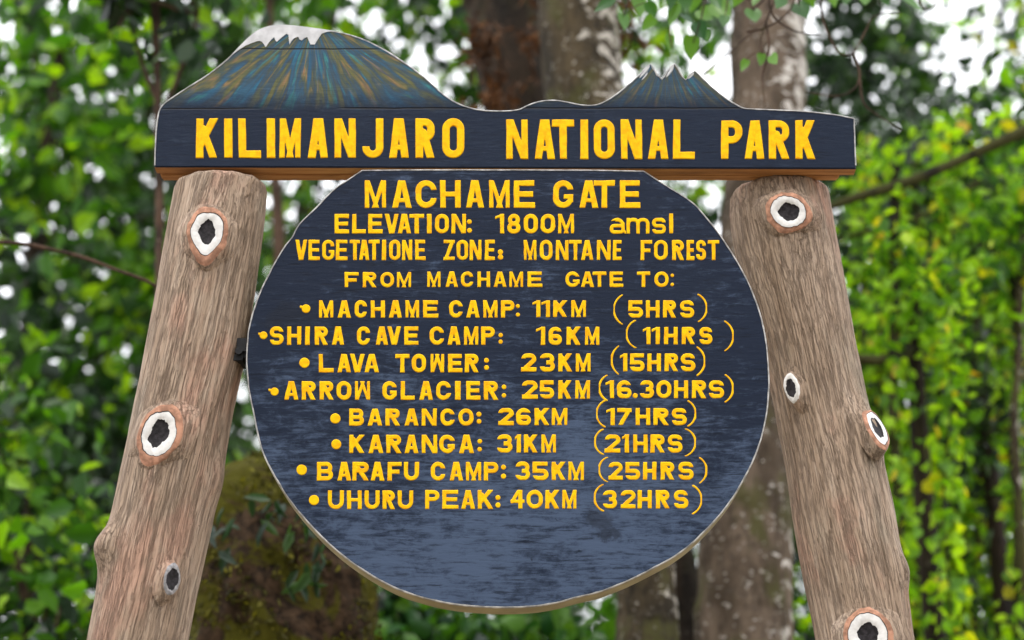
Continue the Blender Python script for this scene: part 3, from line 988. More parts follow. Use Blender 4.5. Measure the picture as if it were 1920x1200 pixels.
def build_post(edges, yc, vtop, knots, seed):
    ev = np.array([e[0] for e in edges], float)
    cs, rs = [], []
    for v, l, r in edges:
        a, b = P(l, v, yc), P(r, v, yc)
        cs.append((a + b) / 2)
        rs.append((b - a)[0] / 2 * .985)
    cs = np.array(cs); rs = np.array(rs)
    zt = cs[:, 2]
    o = np.argsort(zt)
    zs, xs, rr = zt[o], cs[o, 0], rs[o]
    # smooth the traced axis, then run on straight to the ground
    k = (xs[2] - xs[0]) / (zs[2] - zs[0])
    zs = np.concatenate([[-.35, zs[0] * .5], zs]); xs = np.concatenate([[xs[0] - k * (zs[2] + .35), xs[0] - k * zs[2] * .5], xs]); rr = np.concatenate([[rr[0] * 1.06, rr[0] * 1.03], rr])
    ztop = P(960, vtop, yc - rs[0])[2]
    zfine = np.arange(P(960, 1260, yc)[2], ztop, .0042)
    zall = np.concatenate([np.linspace(-.35, zfine[0] - .01, 40), zfine, [ztop]])
    axx = np.interp(zall, zs, xs); axr = np.interp(zall, zs, rr)
    ker = np.hanning(31); ker /= ker.sum()
    sm = lambda a: np.convolve(np.pad(a, 15, mode='edge'), ker, mode='valid')
    axx, axr = sm(axx), sm(axr)
    NS = 176
    kn = []
    for (u, v, amp, sig) in knots:
        # height and angle of the knot on the post
        th, z = 0.0, 0.0
        for it in range(8):
            yy = yc - math.cos(th) * np.interp(P(u, v, yc)[2], zall, axr)
            p = P(u, v, yy)
            z = p[2]
            r = np.interp(z, zall, axr) + amp * .8
            s = (p[0] - np.interp(z, zall, axx)) / r
            th = math.asin(max(-.98, min(.98, s)))
        kn.append((z, th, amp, sig))
    V = np.zeros((len(zall), NS, 3))
    for i, z in enumerate(zall):
        r0, cx = axr[i], axx[i]
        top = (ztop - z)
        for kk in range(NS):
            th = 2 * math.pi * kk / NS
            ca, sa = math.cos(th), math.sin(th)
            q = Vector((sa * r0 * 1.0, ca * r0 * 1.0, z * .05))
            g = abs(noise.noise(q * 40 + Vector((seed, 0, z * .8))))
            g2 = abs(noise.noise(q * 84 + Vector((seed + 5, 0, z * 1.5))))
            d = -.0020 * (1 - min(1, g * 4)) - .0013 * (1 - min(1, g2 * 3.5)) + .006 * noise.noise(Vector((sa * 1.6, ca * 1.6, z * 2.6 + seed)))
            for (kz, kth, amp, sig) in kn:
                dt = (th - kth + math.pi) % (2 * math.pi) - math.pi
                e = ((z - kz) ** 2 / (1.35 * sig) ** 2 + (dt * r0) ** 2 / sig ** 2)
                if e < 7:
                    d += amp * math.exp(-e)
            if top < .012:
                d -= (1 - top / .012) ** 2 * .007
            r = r0 + d
            zz = z + (0.004 * noise.noise(q * 30 + Vector((9, 0, 0))) if top < .03 else 0)
            V[i, kk] = (cx + sa * r, yc - ca * r, zz)
    n = len(zall)
    idx = np.arange(n * NS).reshape(n, NS)
    a = idx[:-1]; b = np.roll(idx, -1, 1)[:-1]; c = np.roll(idx, -1, 1)[1:]; d = idx[1:]
    Q = np.stack([a, b, c, d], -1).reshape(-1, 4)
    # domed, sawn top
    verts = [V.reshape(-1, 3)]
    Q2, T = [], []
    basei = n * NS
    last = idx[-1]
    for fr in (.8, .5, .2):
        ringv = np.zeros((NS, 3))
        for kk in range(NS):
            p = V[-1, kk]
            ringv[kk] = (axx[-1] + (p[0] - axx[-1]) * fr, yc + (p[1] - yc) * fr, ztop + (zH - .002 - ztop) * (1 - fr ** 2))
        verts.append(ringv)
        cur = np.arange(basei, basei + NS)
        Q2 += [(last[k], last[(k + 1) % NS], cur[(k + 1) % NS], cur[k]) for k in range(NS)]
        basei += NS
        last = cur
    verts.append(np.array([[axx[-1], yc, zH - .002]]))
    T = [(last[k], last[(k + 1) % NS], basei) for k in range(NS)]
    me = mesh_np("log_post", np.concatenate(verts), np.concatenate([Q, np.array(Q2)]), T)
    ob = link("log_post", me, POST, sign)
    axis = lambda z: (np.interp(z, zall, axx), np.interp(z, zall, axr))
    return ob, kn, axis, yc


def build_knot(post, kn, axis, yc, a, b, spec, tip=0.0, rot=0.0, tiltx=0.0, tiltz=0.0, out=.004, seed=0, tilty=0.0):
    """sawn branch stub: bark collar, painted ring and dark heart, as rings round the stub's axis"""
    z, th, amp, sig = kn
    cx, r = axis(z)
    n0 = Vector((math.sin(th), -math.cos(th), 0))
    nrm = (n0 + Vector((tiltx, tilty, tiltz))).normalized()
    ctr = Vector((cx, yc, z)) + n0 * (r + amp * .92)
    up = Vector((0, 0, 1))
    sx = up.cross(nrm).normalized()          # to the right seen from the front
    sy = nrm.cross(sx)
    if rot:
        m = Matrix.Rotation(rot, 3, nrm)
        sx, sy = m @ sx, m @ sy
    NK = 56
    V, Q, mi = [], [], []
    bm = bmesh.new()
    rings = []
    for (sc, ho, mat, wob, e) in spec:
        rv = []
        for k in range(NK):
            t = 2 * math.pi * k / NK
            c, s = math.cos(t), math.sin(t)
            w = 1 + wob * noise.noise(Vector((c * 1.6 + seed, s * 1.6, sc * 3))) + wob * .5 * noise.noise(Vector((c * 5 + seed, s * 5, sc * 3)))
            ex = tip * sc * max(0, -s) ** 6 * b
            rv.append(bm.verts.new(ctr + sx * (c * a * sc * w * e) + sy * (s * b * sc * w - ex) + nrm * (out + ho)))
        rings.append(rv)
    for i in range(len(rings) - 1):
        for k in range(NK):
            f = bm.faces.new((rings[i][k], rings[i][(k + 1) % NK], rings[i + 1][(k + 1) % NK], rings[i + 1][k]))
            f.material_index = spec[i + 1][2]
            f.smooth = True
    c = bm.verts.new(ctr + nrm * (out + spec[-1][1] - .0006))
    for k in range(NK):
        f = bm.faces.new((rings[-1][k], rings[-1][(k + 1) % NK], c))
        f.material_index = spec[-1][2]
    bmesh.ops.recalc_face_normals(bm, faces=bm.faces)
    me = bpy.data.meshes.new("knot")
    bm.to_mesh(me); bm.free()
    return link("knot", me, [KNOT_COLLAR, KNOT_WHITE, KNOT_DARK, KNOT_GREY, POST], post)


def spec_eye(white=.76, heart=.40, inner=1):
    return [(1.62, -.034, 4, .08, 1), (1.20, -.0085, 4, .10, 1), (1.07, -.0032, 4, .10, 1), (1.01, -.0010, 0, .10, 1), (.94, .0004, 0, .10, 1), (.86, .0008, 0, .09, 1), (white + .03, .0020, 0, .10, 1), (white, .0010, 2, .10, 1), (white - .025, .0014, inner, .11, 1),
            (heart + .04, .0012, inner, .22, 1), (heart, -.0010, 2, .24, 1), (heart * .55, -.0012, 2, .14, 1)]


M = 861.0
lpost, lk, lax, lyc = build_post(LP, .05, 317, [(390, 437, .008, .055), (301, 815, .009, .055), (316, 1083, .008, .04), (186, 1024, .030, .033), (411, 905, .010, .03)], 2.0)
build_knot(lpost, lk[0], lax, lyc, 37 / M, 48 / M, spec_eye(.78, .40), tip=.28, seed=1)
build_knot(lpost, lk[1], lax, lyc, 39 / M, 54 / M, spec_eye(.78, .42), rot=R(-16), seed=4, tip=.05)
small = [(1.9, -.022, 4, .10, 1), (1.2, -.003, 4, .12, 1), (1.0, .0, 3, .14, 1), (.8, .0, 3, .16, 1), (.66, -.0015, 2, .16, .8), (.3, -.003, 2, .1, .8)]
build_knot(lpost, (lk[2][0] - .005, lk[2][1] + .04, lk[2][2], lk[2][3]), lax, lyc, 15 / M, 25 / M, small, rot=R(-12), seed=7, tiltx=.3, out=.009)
rpost, rk, rax, ryc = build_post(RP, .15, 328, [(1477, 401, .012, .06), (1487, 730, .008, .035), (1638, 808, .026, .045), (1626, 1192, .009, .055), (1700, 1068, .014, .03)], 8.0)
build_knot(rpost, rk[0], rax, ryc, 42 / M, 35 / M, spec_eye(.82, .44), rot=R(-20), seed=11, tiltz=-.10, tip=.12)
slit = [(1.9, -.022, 4, .08, 1), (1.2, -.003, 4, .12, 1), (1.0, .0, 1, .2, 1), (.75, .0, 1, .2, 1), (.64, -.0012, 2, .16, .55), (.3, -.003, 2, .1, .5)]
build_knot(rpost, rk[1], rax, ryc, 14 / M, 26 / M, slit, rot=R(14), seed=13, tiltx=-.1, out=.008)
build_knot(rpost, rk[2], rax, ryc, 29 / M, 45 / M, [(1.28, -.030, 4, .06, 1), (1.12, -.007, 4, .06, 1)] + spec_eye(.82, .46)[2:], rot=R(-6), seed=15, tiltz=.46, tilty=-.16, out=.003)
build_knot(rpost, rk[3], rax, ryc, 41 / M, 45 / M, spec_eye(.84, .40), seed=17)

# iron bracket between the left post and the round board
c = P(452, 668, .03)
bm = bmesh.new()
for (dx, dz, sx, sz) in ((0, 0, .034, .022), (.004, .016, .020, .030), (-.004, -.012, .024, .014)):
    g = bmesh.ops.create_cube(bm, size=1)
    for v in g["verts"]:
        v.co = Vector((c[0] + dx + v.co.x * sx, c[1] + v.co.y * (.05 + abs(dz)), c[2] + dz + v.co.z * sz))
g = bmesh.ops.create_cone(bm, segments=12, radius1=.008, radius2=.007, depth=.02, cap_ends=True)
for v in g["verts"]:
    v.co = Vector((c[0] + v.co.x, c[1] - .032 + v.co.z * .8, c[2] + v.co.y))
me = bpy.data.meshes.new("bracket")
bm.to_mesh(me); bm.free()
link("bracket", me, IRON, sign)

# ------------------------------------------------------------------ leaves
def leaf_arrays(c, size, droop=.5, aspect=.62, fold=.18, flat=0.0):
    n = len(c)
    t = rng.normal(size=(n, 3))
    t[:, 2] -= droop * 1.6
    t /= np.linalg.norm(t, axis=1)[:, None]
    nn = rng.normal(size=(n, 3))
    nn[:, 1] -= flat
    nn[:, 2] += flat * .6
    s = np.cross(t, nn)
    s /= np.linalg.norm(s, axis=1)[:, None] + 1e-9
    nr = np.cross(s, t)
    L = (size * rng.uniform(.6, 1.3, n))[:, None]
    W = L * aspect * rng.uniform(.8, 1.2, n)[:, None]
    V = np.zeros((n, 6, 3))
    V[:, 0] = c
    V[:, 1] = c + t * L * .28 + s * W * .5 + nr * W * fold
    V[:, 2] = c + t * L * .66 + s * W * .40 + nr * W * fold
    V[:, 3] = c + t * L - nr * L * .12
    V[:, 4] = c + t * L * .66 - s * W * .40 + nr * W * fold
    V[:, 5] = c + t * L * .28 - s * W * .5 + nr * W * fold
    b = (np.arange(n) * 6)[:, None]
    Q = np.concatenate([b + np.array([[0, 1, 2, 3]]), b + np.array([[0, 3, 4, 5]])])
    return V.reshape(-1, 3), Q


def in_blob(n, ctr, rad):
    out = []
    while len(out) < n:
        q = rng.uniform(-1, 1, 3)
        if q @ q <= 1:
            out.append(ctr + q * rad)
    return np.array(out)


def blob_m(b):
    """picture blob (u, v, depth, ru, rv, rdepth) -> centre and radii in metres"""
    u, v, y, ru, rv, ry = b
    c = P(u, v, y)
    k = PX(y, v)
    return c, np.array([ru / k, ry, rv / k])


def tree(name, label, cat, base_u, y, trunk_r, blobs, mat, bark, leaf=.1, clump=.22, per=34, group=None,
         trunk_pts=None, droop=.5, twigs=True, aspect=.62, trunk_top=None, dens=1.0, shade_level=-.12, shade_scale=(2.2, 2.2)):
    """trunk with limbs reaching into each crown mass, crown as leaf clumps spread through its volume"""
    x0 = P(base_u, 700, y)[0]
    base = np.array([x0, y, 0.0])
    e = empty(name, base, label, cat, group)
    tb = Tubes()
    cm = [blob_m(b[:6]) for b in blobs]
    ztop = max(c[2] for c, r in cm) if trunk_top is None else trunk_top
    if trunk_pts is None:
        pts = [base + np.array([0, 0, -.1])]
        for f in (.25, .5, .75, 1.0):
            pts.append(base + np.array([rng.normal() * .05 * f * 2, rng.normal() * .08 * f, ztop * f]))
    else:
        pts = [np.array(p, float) for p in trunk_pts]
    path = curve_pts(pts, 40)
    rad = [trunk_r * (1.25 * math.exp(-i * .25) * .35 + 1 - .62 * i / 39) for i in range(40)]
    tb.add(path, rad, 20, .12, y)
    cl, mi = [], []
    for (c, r), b in zip(cm, blobs):
        n = max(3, int(b[6] * dens))
        cs = in_blob(n, c, r)
        k = int(np.argmin(np.abs(path[:, 2] - max(0.4, c[2] - r[2] * .6 - .3))))
        a = path[k]
        mid = (a + c) / 2 + np.array([0, 0, -.1 * np.linalg.norm(c - a)])
        tb.add(curve_pts([a, mid, c], 12), np.linspace(max(.010, rad[k] * .38), .007, 12), 8, .1, y)
        if twigs:
            for q in cs[:max(4, n // 3)]:
                m = (c + q) / 2 + rng.normal(size=3) * .06
                tb.add(curve_pts([c, m, q], 6), np.linspace(.007, .003, 6), 5)
        for q in cs:
            kk = max(4, int(per * rng.uniform(.5, 1.5)))
            cl.append(q + rng.normal(size=(kk, 3)) * clump * rng.uniform(.6, 1.25))
            # dark clumps paint in shaded masses of foliage, light clumps the lit sprays
            f = noise.noise(Vector((q[0] * shade_scale[0], q[1] * .9, q[2] * shade_scale[1]))) * .8 + rng.uniform(-.35, .35)
            mi.append(np.full(kk, 1 if f < shade_level else 0))
    tb.build("trunk", bark, e, base)
    c = np.concatenate(cl)
    V, Q = leaf_arrays(c, leaf, droop, aspect)
    me = mesh_np("crown", V - base, Q)
    m1 = np.concatenate(mi)
    link("crown", me, [mat, L_SHADE], e)
    me.polygons.foreach_set("material_index", np.concatenate([m1, m1]).astype(np.int32))
    return e


# far wood behind everything: one mass of distant crowns, plus unseen shading ring
def far_wood_and_shade_ring():
    cl = []
    V0 = []
    for k in range(56):
        y = rng.uniform(20, 30)
        u = rng.uniform(-350, 2270)
        top = (760 if u < 700 else 460) + 130 * noise.noise(Vector((u * .004, y, 1)))
        v = rng.uniform(top, 1500)
        c, r = blob_m((u, v, y, 170, 150, 1.6))
        cs = in_blob(16, c, r)
        for q in cs:
            cl.append(q + rng.normal(size=(26, 3)) * .45)
    c = np.concatenate(cl)
    # lower storey
    low = np.stack([rng.uniform(-14, 14, 9000), rng.uniform(19, 32, 9000), rng.uniform(0, 6.5, 9000)], 1)
    c = np.concatenate([c, low])
    # unseen ring of foliage added behind the viewer to shade the sign's front
    ring = []
    for k in range(110):
        a = R(rng.uniform(180, 360))
        d = rng.uniform(7.5, 11)
        q = np.array([math.cos(a) * d, -3 + math.sin(a) * d, rng.uniform(.5, 11.5)])
        ring.append(q + rng.normal(size=(170, 3)) * np.array([.9, .9, .8]))
    c = np.concatenate([c] + ring)
    c = c[c[:, 2] > .15]
    V, Q = leaf_arrays(c, .26, .4, .7)
    o = link("far_wood_and_shade_ring", mesh_np("far_wood_and_shade_ring", V, Q), L_FAR)
    o["kind"] = "stuff"
    tag(o, "distant green wood between the nearer trees, plus unseen ring added to shade sign", "wood")


far_wood_and_shade_ring()

# left side
tree("leafy_tree", "tall leafy green tree filling the left edge behind the log post", "tree", 75, 5.2, .085,
     [(60, 60, 5.2, 210, 200, .9, 40), (290, 200, 5.4, 190, 220, .9, 34), (90, 420, 5.0, 210, 220, .8, 44), (330, 520, 5.5, 150, 220, .8, 26), (70, 760, 5.0, 190, 220, .8, 50), (-60, 250, 5.3, 120, 300, .8, 20), (240, 900, 5.2, 120, 260, .7, 34)],
     L_LEFT, BARK_DARK, .125, .17, 26, dens=.45)
tree("leafy_tree", "green leafy tree with bright gaps behind the left end of the header's large mountain", "tree", 640, 7.5, .09,
     [(470, 60, 7.5, 190, 190, 1.0, 26), (720, 60, 7.6, 170, 180, 1.0, 28), (600, 330, 7.4, 220, 190, 1.0, 36), (850, 220, 7.8, 130, 260, 1.0, 26), (700, -160, 7.5, 300, 120, 1.0, 20)],
     L_LEFT, BARK_DARK, .125, .22, 26, dens=.75)
tree("slender_sapling", "slender sapling with thin stems fanning out left of the header", "sapling", 297, 2.4, .022,
     [(240, 10, 2.4, 80, 90, .3, 7), (370, 30, 2.4, 70, 80, .3, 6), (300, -60, 2.4, 110, 60, .3, 8)],
     L_LEFT, BARK_THIN, .10, .12, 12, trunk_pts=[(P(305, 700, 2.4)[0], 2.4, -.05), (P(302, 700, 2.4)[0], 2.4, 1.2), P(300, 900, 2.4), P(299, 500, 2.4), P(296, 190, 2.4), P(290, 60, 2.4), P(284, -60, 2.4)])
tree("thin_tree", "thin brown-stemmed tree rising behind the snow cap of the header", "tree", 520, 4.2, .036,
     [(500, -170, 4.2, 150, 90, .5, 16), (430, -120, 4.3, 80, 90, .5, 8)],
     L_LEFT, BARK_THIN, .11, .16, 20, trunk_pts=[(P(530, 700, 4.2)[0], 4.2, -.05), P(530, 900, 4.2), P(525, 500, 4.2), P(512, 250, 4.2), P(505, 0, 4.2), P(500, -150, 4.2)])
tree("leafy_shrub", "dark green bush at the lower left beside the log post", "shrub", 60, 3.4, .03,
     [(20, 900, 3.4, 150, 170, .5, 40), (90, 1130, 3.3, 170, 170, .5, 46), (0, 1330, 3.3, 260, 180, .6, 44)],
     L_LEFT, BARK_THIN, .095, .13, 20, dens=.5)
tree("dark_tree", "shady dark-leaved tree between the left log post and the thin stem", "tree", 400, 9.5, .10,
     [(330, 350, 9.5, 200, 260, 1.0, 34), (180, 640, 9.6, 330, 240, 1.0, 60), (80, 200, 9.5, 260, 240, 1.0, 26), (420, 620, 9.7, 160, 180, 1.0, 14), (150, 1000, 9.6, 420, 240, 1.0, 70)],
     L_DARK, BARK_DARK, .17, .24, 28, dens=.72)

# behind the header, middle and right
tree("dark_leaved_tree", "dark-leaved tree with white sky gaps to the right of the pale trunk", "tree", 1640, 6.0, .07,
     [(1600, 90, 6.0, 130, 170, .7, 26), (1560, 260, 6.0, 110, 150, .6, 20), (1680, 250, 6.1, 110, 130, .6, 20), (1470, -40, 6.2, 160, 90, .6, 14)],
     L_DARK, BARK_DARK, .11, .17, 22, dens=.7)
tree("leafy_tree", "bright green tree behind the two middle trunks", "tree", 1180, 8.0, .09,
     [(1080, 120, 8.0, 130, 220, 1.0, 12), (1240, 60, 8.2, 120, 170, 1.0, 15), (1290, 430, 8.2, 160, 130, 1.0, 16), (950, 120, 8.0, 120, 240, 1.0, 20)],
     L_LEFT, BARK_DARK, .13, .22, 22)
tree("leafy_shrub", "bright green bush under the round board beside the mossy stump", "shrub", 880, 3.6, .03,
     [(800, 1230, 3.6, 150, 120, .4, 36), (1010, 1260, 3.6, 160, 110, .4, 34), (900, 1400, 3.6, 260, 140, .5, 40)],
     L_NEAR, BARK_THIN, .10, .12, 22)
tree("leafy_shrub", "yellow-green bush in the gap between the pale trunk and the right log post", "shrub", 1520, 4.6, .03,
     [(1500, 1010, 4.6, 110, 220, .5, 44), (1480, 1280, 4.5, 200, 150, .5, 46)],
     L_RIGHT, BARK_THIN, .075, .14, 22, dens=.5)

# right side: trees hung with climbing plants
def vine_tree(label, u, y, r, blobs, strings, vtop=520, lean=0.0, bark=BARK_DARK, mat=None):
    e = tree("vine_covered_tree", label, "tree", u, y, r, blobs, mat or L_RIGHT, bark, .058, .15, 44, trunk_top=5.0, dens=.55, shade_level=.10, shade_scale=(9.0, .55),
             trunk_pts=[(P(u, 700, y)[0], y, -.05), (P(u + 4, 700, y)[0], y, 1.6), (P(u - 6, 700, y)[0], y, P(u, 820, y)[2]), (P(u + lean, 700, y)[0], y, P(u, vtop, y)[2])])
    base = np.array(e.location)
    tb = Tubes()
    cl = []
    for (su, v0, v1, dens) in strings:
        yy = y + rng.choice([-.45, .6, .6, .8]) + rng.uniform(-.2, .35)
        pts = [P(su + rng.normal() * 5, v, yy) for v in np.linspace(v0, v1, 7)]
        path = curve_pts(pts, 30)
        tb.add(path, np.full(30, rng.choice([.005, .010, .022])), 6)
        n = int((v1 - v0) / 100 * dens)
        for k in range(n):
            q = path[rng.integers(0, 30)]
            cl.append(q + rng.normal(size=(5, 3)) * np.array([.035, .05, .06]))
    tb.build("vine_stems", BARK_MOSSY, e, base)
    V, Q = leaf_arrays(np.concatenate(cl), .055, .7, .75)
    link("vine_leaves", mesh_np("vine_leaves", V - base, Q), L_VINE, e)
    return e


vine_tree("dark trunk hung with yellow-green climbers to the right of the right log post", 1722, 3.3, .062,
          [(1640, 560, 4.2, 110, 200, .5, 40), (1716, 560, 3.1, 60, 60, .25, 16), (1760, 330, 4.4, 160, 150, .6, 40), (1700, 800, 4.6, 130, 200, .5, 34), (1700, 1120, 4.4, 150, 180, .5, 30)],
          [(1620 + 20 * k, 250 + 90 * rng.random(), 1300, 8) for k in range(9)])
vine_tree("bright climber-covered tree at the right edge of the picture", 1848, 4.0, .058,
          [(1860, 330, 4.9, 150, 170, .6, 46), (1850, 640, 5.0, 120, 190, .6, 30), (1846, 790, 3.8, 60, 70, .25, 16), (1900, 950, 5.0, 150, 200, .6, 40), (1820, 1200, 4.9, 140, 160, .6, 36), (1990, 500, 4.9, 110, 400, .6, 40)],
          [(1775 + 19 * k, 250 + 100 * rng.random(), 1300, 8) for k in range(10)], vtop=760)
tree("pale_trunk_tree", "grey-brown slim trunk at the far right edge of the picture", "tree", 1912, 3.4, .026,
     [(1925, 400, 3.4, 90, 130, .4, 18), (1960, 200, 3.4, 60, 120, .4, 6)],
     L_RIGHT, BARK_MOTTLED, .08, .14, 22, trunk_pts=[(P(1908, 700, 3.4)[0], 3.4, -.05), (P(1905, 700, 3.4)[0], 3.4, 1.7), P(1907, 900, 3.4), P(1911, 650, 3.4), P(1914, 420, 3.4)])
tree("leafy_tree", "yellow-green tree under the open sky at the upper right", "tree", 1780, 8.5, .09,
     [(1690, 330, 8.5, 150, 120, .9, 34), (1880, 300, 8.6, 160, 150, .9, 40), (1760, 600, 8.6, 300, 240, .9, 90), (1760, 1000, 8.6, 320, 260, .9, 90), (1950, 90, 8.7, 80, 150, .8, 26), (1760, 150, 8.6, 130, 110, .8, 18), (1880, 20, 8.7, 110, 60, .8, 10)],
     L_RIGHT, BARK_DARK, .12, .22, 26, dens=.28, shade_level=.06, shade_scale=(3.0, .8))


# the big trunks behind the sign
def big_trunk(name, label, pts_px, y, widths, bark, blobs, mat, nseg=72, rough=.05, leaf=.12):
    """tapered trunk traced by centre and width, rooted in the ground, with a crown above the frame"""
    P0 = [P(u, v, y) for u, v in pts_px]
    rs = [wd / PX(y, v) / 2 for wd, (u, v) in zip(widths, pts_px)]
    base = np.array([P0[0][0], y, 0.0])
    e = empty(name, base, label, "tree")
    pts = [base + np.array([0, 0, -.15]), base + np.array([0, 0, .5])] + P0
    rad = [rs[0] * 1.55, rs[0] * 1.2] + rs
    top = P0[-1] + np.array([(P0[-1] - P0[-2])[0] * 1.2, .1, 2.4])
    pts.append(top); rad.append(rs[-1] * .62)
    path = curve_pts(pts, 150)
    rr = np.interp(np.linspace(0, len(rad) - 1, 150), np.arange(len(rad)), rad)
    tb = Tubes()
    tb.add(path, rr, nseg, rough, y * 3)
    cl = []
    for b in blobs:
        c, r = np.array(b[:3]), np.array([b[3], b[3], b[4]])
        tb.add(curve_pts([path[-20], (path[-20] + c) / 2 + np.array([0, 0, .2]), c], 14), np.linspace(rr[-20] * .55, .012, 14), 10, .08)
        for q in in_blob(b[5], c, r):
            cl.append(q + rng.normal(size=(24, 3)) * .28)
    tb.build("trunk", bark, e, base)
    V, Q = leaf_arrays(np.concatenate(cl), leaf, .4)
    link("crown", mesh_np("crown", V - base, Q), mat, e)
    return e


big_trunk("lichen_tree", "pale brown trunk spotted with white lichen behind the right end of the header",
          [(1398, 1320), (1397, 1100), (1405, 800), (1425, 450), (1439, 200), (1441, 0), (1442, -120)], 2.7, [186, 178, 168, 150, 138, 138, 136], BARK_LICHEN,
          [(3.2, 3.4, 8.4, 1.3, .9, 30), (1.4, 3.6, 8.8, 1.2, .8, 26)], L_LEFT)
big_trunk("mossy_tree", "mottled mossy trunk with pale lichen behind the middle of the header",
          [(1214, 1320), (1212, 1120), (1175, 800), (1125, 450), (1092, 150), (1083, 0), (1080, -120)], 2.5, [124, 112, 130, 140, 146, 148, 150], BARK_MOTTLED,
          [(.6, 3.6, 8.6, 1.2, .9, 26)], L_LEFT)
dt = big_trunk("dark_tree", "dark shaded trunk with brown dead leaves left of the mottled mossy trunk",
               [(1300, 1320), (1278, 1120), (1170, 800), (1040, 450), (965, 150), (945, 0), (935, -120)], 3.1, [80, 84, 110, 130, 140, 146, 150], BARK_DARK,
               [(-.5, 4.2, 8.8, 1.3, .9, 26)], L_DARK)
# brown dead foliage and hanging bits caught on the dark trunk and between the two trunks
cl = []
for (u, v, y, ru, rv, n) in ((905, 70, 2.75, 26, 60, 26), (930, 150, 2.8, 22, 40, 16), (925, 190, 2.7, 45, 18, 18), (1170, 60, 2.8, 28, 60, 26), (1000, 60, 2.8, 30, 60, 14)):
    k = PX(y, v)
    for j in range(n):
        q = P(u, v, y) + rng.normal(size=3) * np.array([ru / k, .05, rv / k]) * .6
        cl.append(q + rng.normal(size=(5, 3)) * .02)
V, Q = leaf_arrays(np.concatenate(cl), .055, .9, .3)
link("dead_leaves", mesh_np("dead_leaves", V - np.array(dt.location), Q), L_BROWN, dt)

# mossy stump at the lower left
def mossy_stump():
    y = 1.9
    base = np.array([P(505, 1000, y)[0], y, 0])
    e = empty("mossy_stump", base, "broad broken stump covered in brown-green moss between the left log post and the round board", "stump")
    k = PX(y, 1000)
    prof = [(1500, 330, 735), (1340, 330, 722), (1200, 336, 704), (1090, 345, 694), (1010, 352, 668), (950, 366, 632), (905, 388, 600), (880, 425, 575), (862, 470, 548)]
    NS = 96
    rows = []
    zs = [P(960, v, y)[2] for v, a, b in prof]
    xs0 = [P(a, v, y)[0] for v, a, b in prof]
    xs1 = [P(b, v, y)[0] for v, a, b in prof]
    zz = np.concatenate([[-.1], np.linspace(.25, zs[0], 12), np.linspace(zs[0], zs[-1], 90)[1:]])
    V, Q = [], []
    for z in zz:
        a = np.interp(z, zs, xs0); b = np.interp(z, zs, xs1)
        if z < zs[0]:
            fl = (zs[0] - z) * .12
            a -= fl; b += fl
        cx, r = (a + b) / 2, (b - a) / 2
        for q in range(NS):
            th = 2 * math.pi * q / NS
            p = Vector((math.cos(th), math.sin(th), z * 1.6))
            d = 1 + .10 * noise.fractal(p * 2.2, 1, 2, 4) + .07 * noise.fractal(p * 7, 1, 2, 3)
            V.append((cx + math.cos(th) * r * d, y + math.sin(th) * min(r, .34) * d, z))
    n = len(zz)
    for i in range(n - 1):
        for q in range(NS):
            Q.append((i * NS + q, i * NS + (q + 1) % NS, (i + 1) * NS + (q + 1) % NS, (i + 1) * NS + q))
    V.append((P(510, 850, y)[0], y, zs[-1] + .015))
    T = [((n - 1) * NS + q, (n - 1) * NS + (q + 1) % NS, len(V) - 1) for q in range(NS)]
    V = np.array(V)
    t = NT("mossy_bark")
    c = t.coords()
    n1 = t.noise(c, 5, 6, .65, .6)
    n2 = t.noise(c, 26, 6, .7, .4)
    col = t.mix(t.smooth(n2, .38, .66), (.012, .008, .005), (.060, .036, .020))
    col = t.mix(t.smooth(n1, .47, .55), col, (.055, .051, .005))
    col = t.mix(t.math('MULTIPLY', t.smooth(n2, .66, .74), .4), col, (.16, .12, .085))
    m = t.done(t.bsdf(col, .95, t.bump(n2, .8, .03), .1))
    link("wood", mesh_np("wood", V - base, Q, T), m, e)
    # moss tufts grow in patches on it
    cand = V[NS * 14:-1]
    pick = cand[rng.integers(0, len(cand), 9000)]
    keep = [p for p in pick if noise.fractal(Vector(p * 5.0), 1, 2, 3) > -.08]
    keep = np.array(keep) + rng.normal(size=(len(keep), 3)) * .008
    MV, MQ = leaf_arrays(keep, .022, .2, .5)
    link("moss", mesh_np("moss", MV - base, MQ), L_MOSS, e)
    # a few fern leaves
    cl = []
    for (u, v) in ((570, 960), (600, 1010), (420, 985), (500, 940), (575, 1080)):
        cl.append(P(u, v, y - .38) + rng.normal(size=(9, 3)) * .03)
    FV, FQ = leaf_arrays(np.concatenate(cl), .07, .9, .35)
    link("fern_leaves", mesh_np("fern_leaves", FV - base, FQ), L_DARK, e)


mossy_stump()

# ------------------------------------------------------------------ branches reaching into the picture
def branch(name, label, pts, radii, bark, n=40, rough=.15):
    pts = [np.array(p) for p in pts]
    base = pts[0]
    e = empty(name, base, label, "branch")
    tb = Tubes()
    tb.add(curve_pts(pts, n), np.interp(np.linspace(0, 1, n), np.linspace(0, 1, len(radii)), radii), 12, rough)
    tb.build("stem", bark, e, base)
    return e, tb


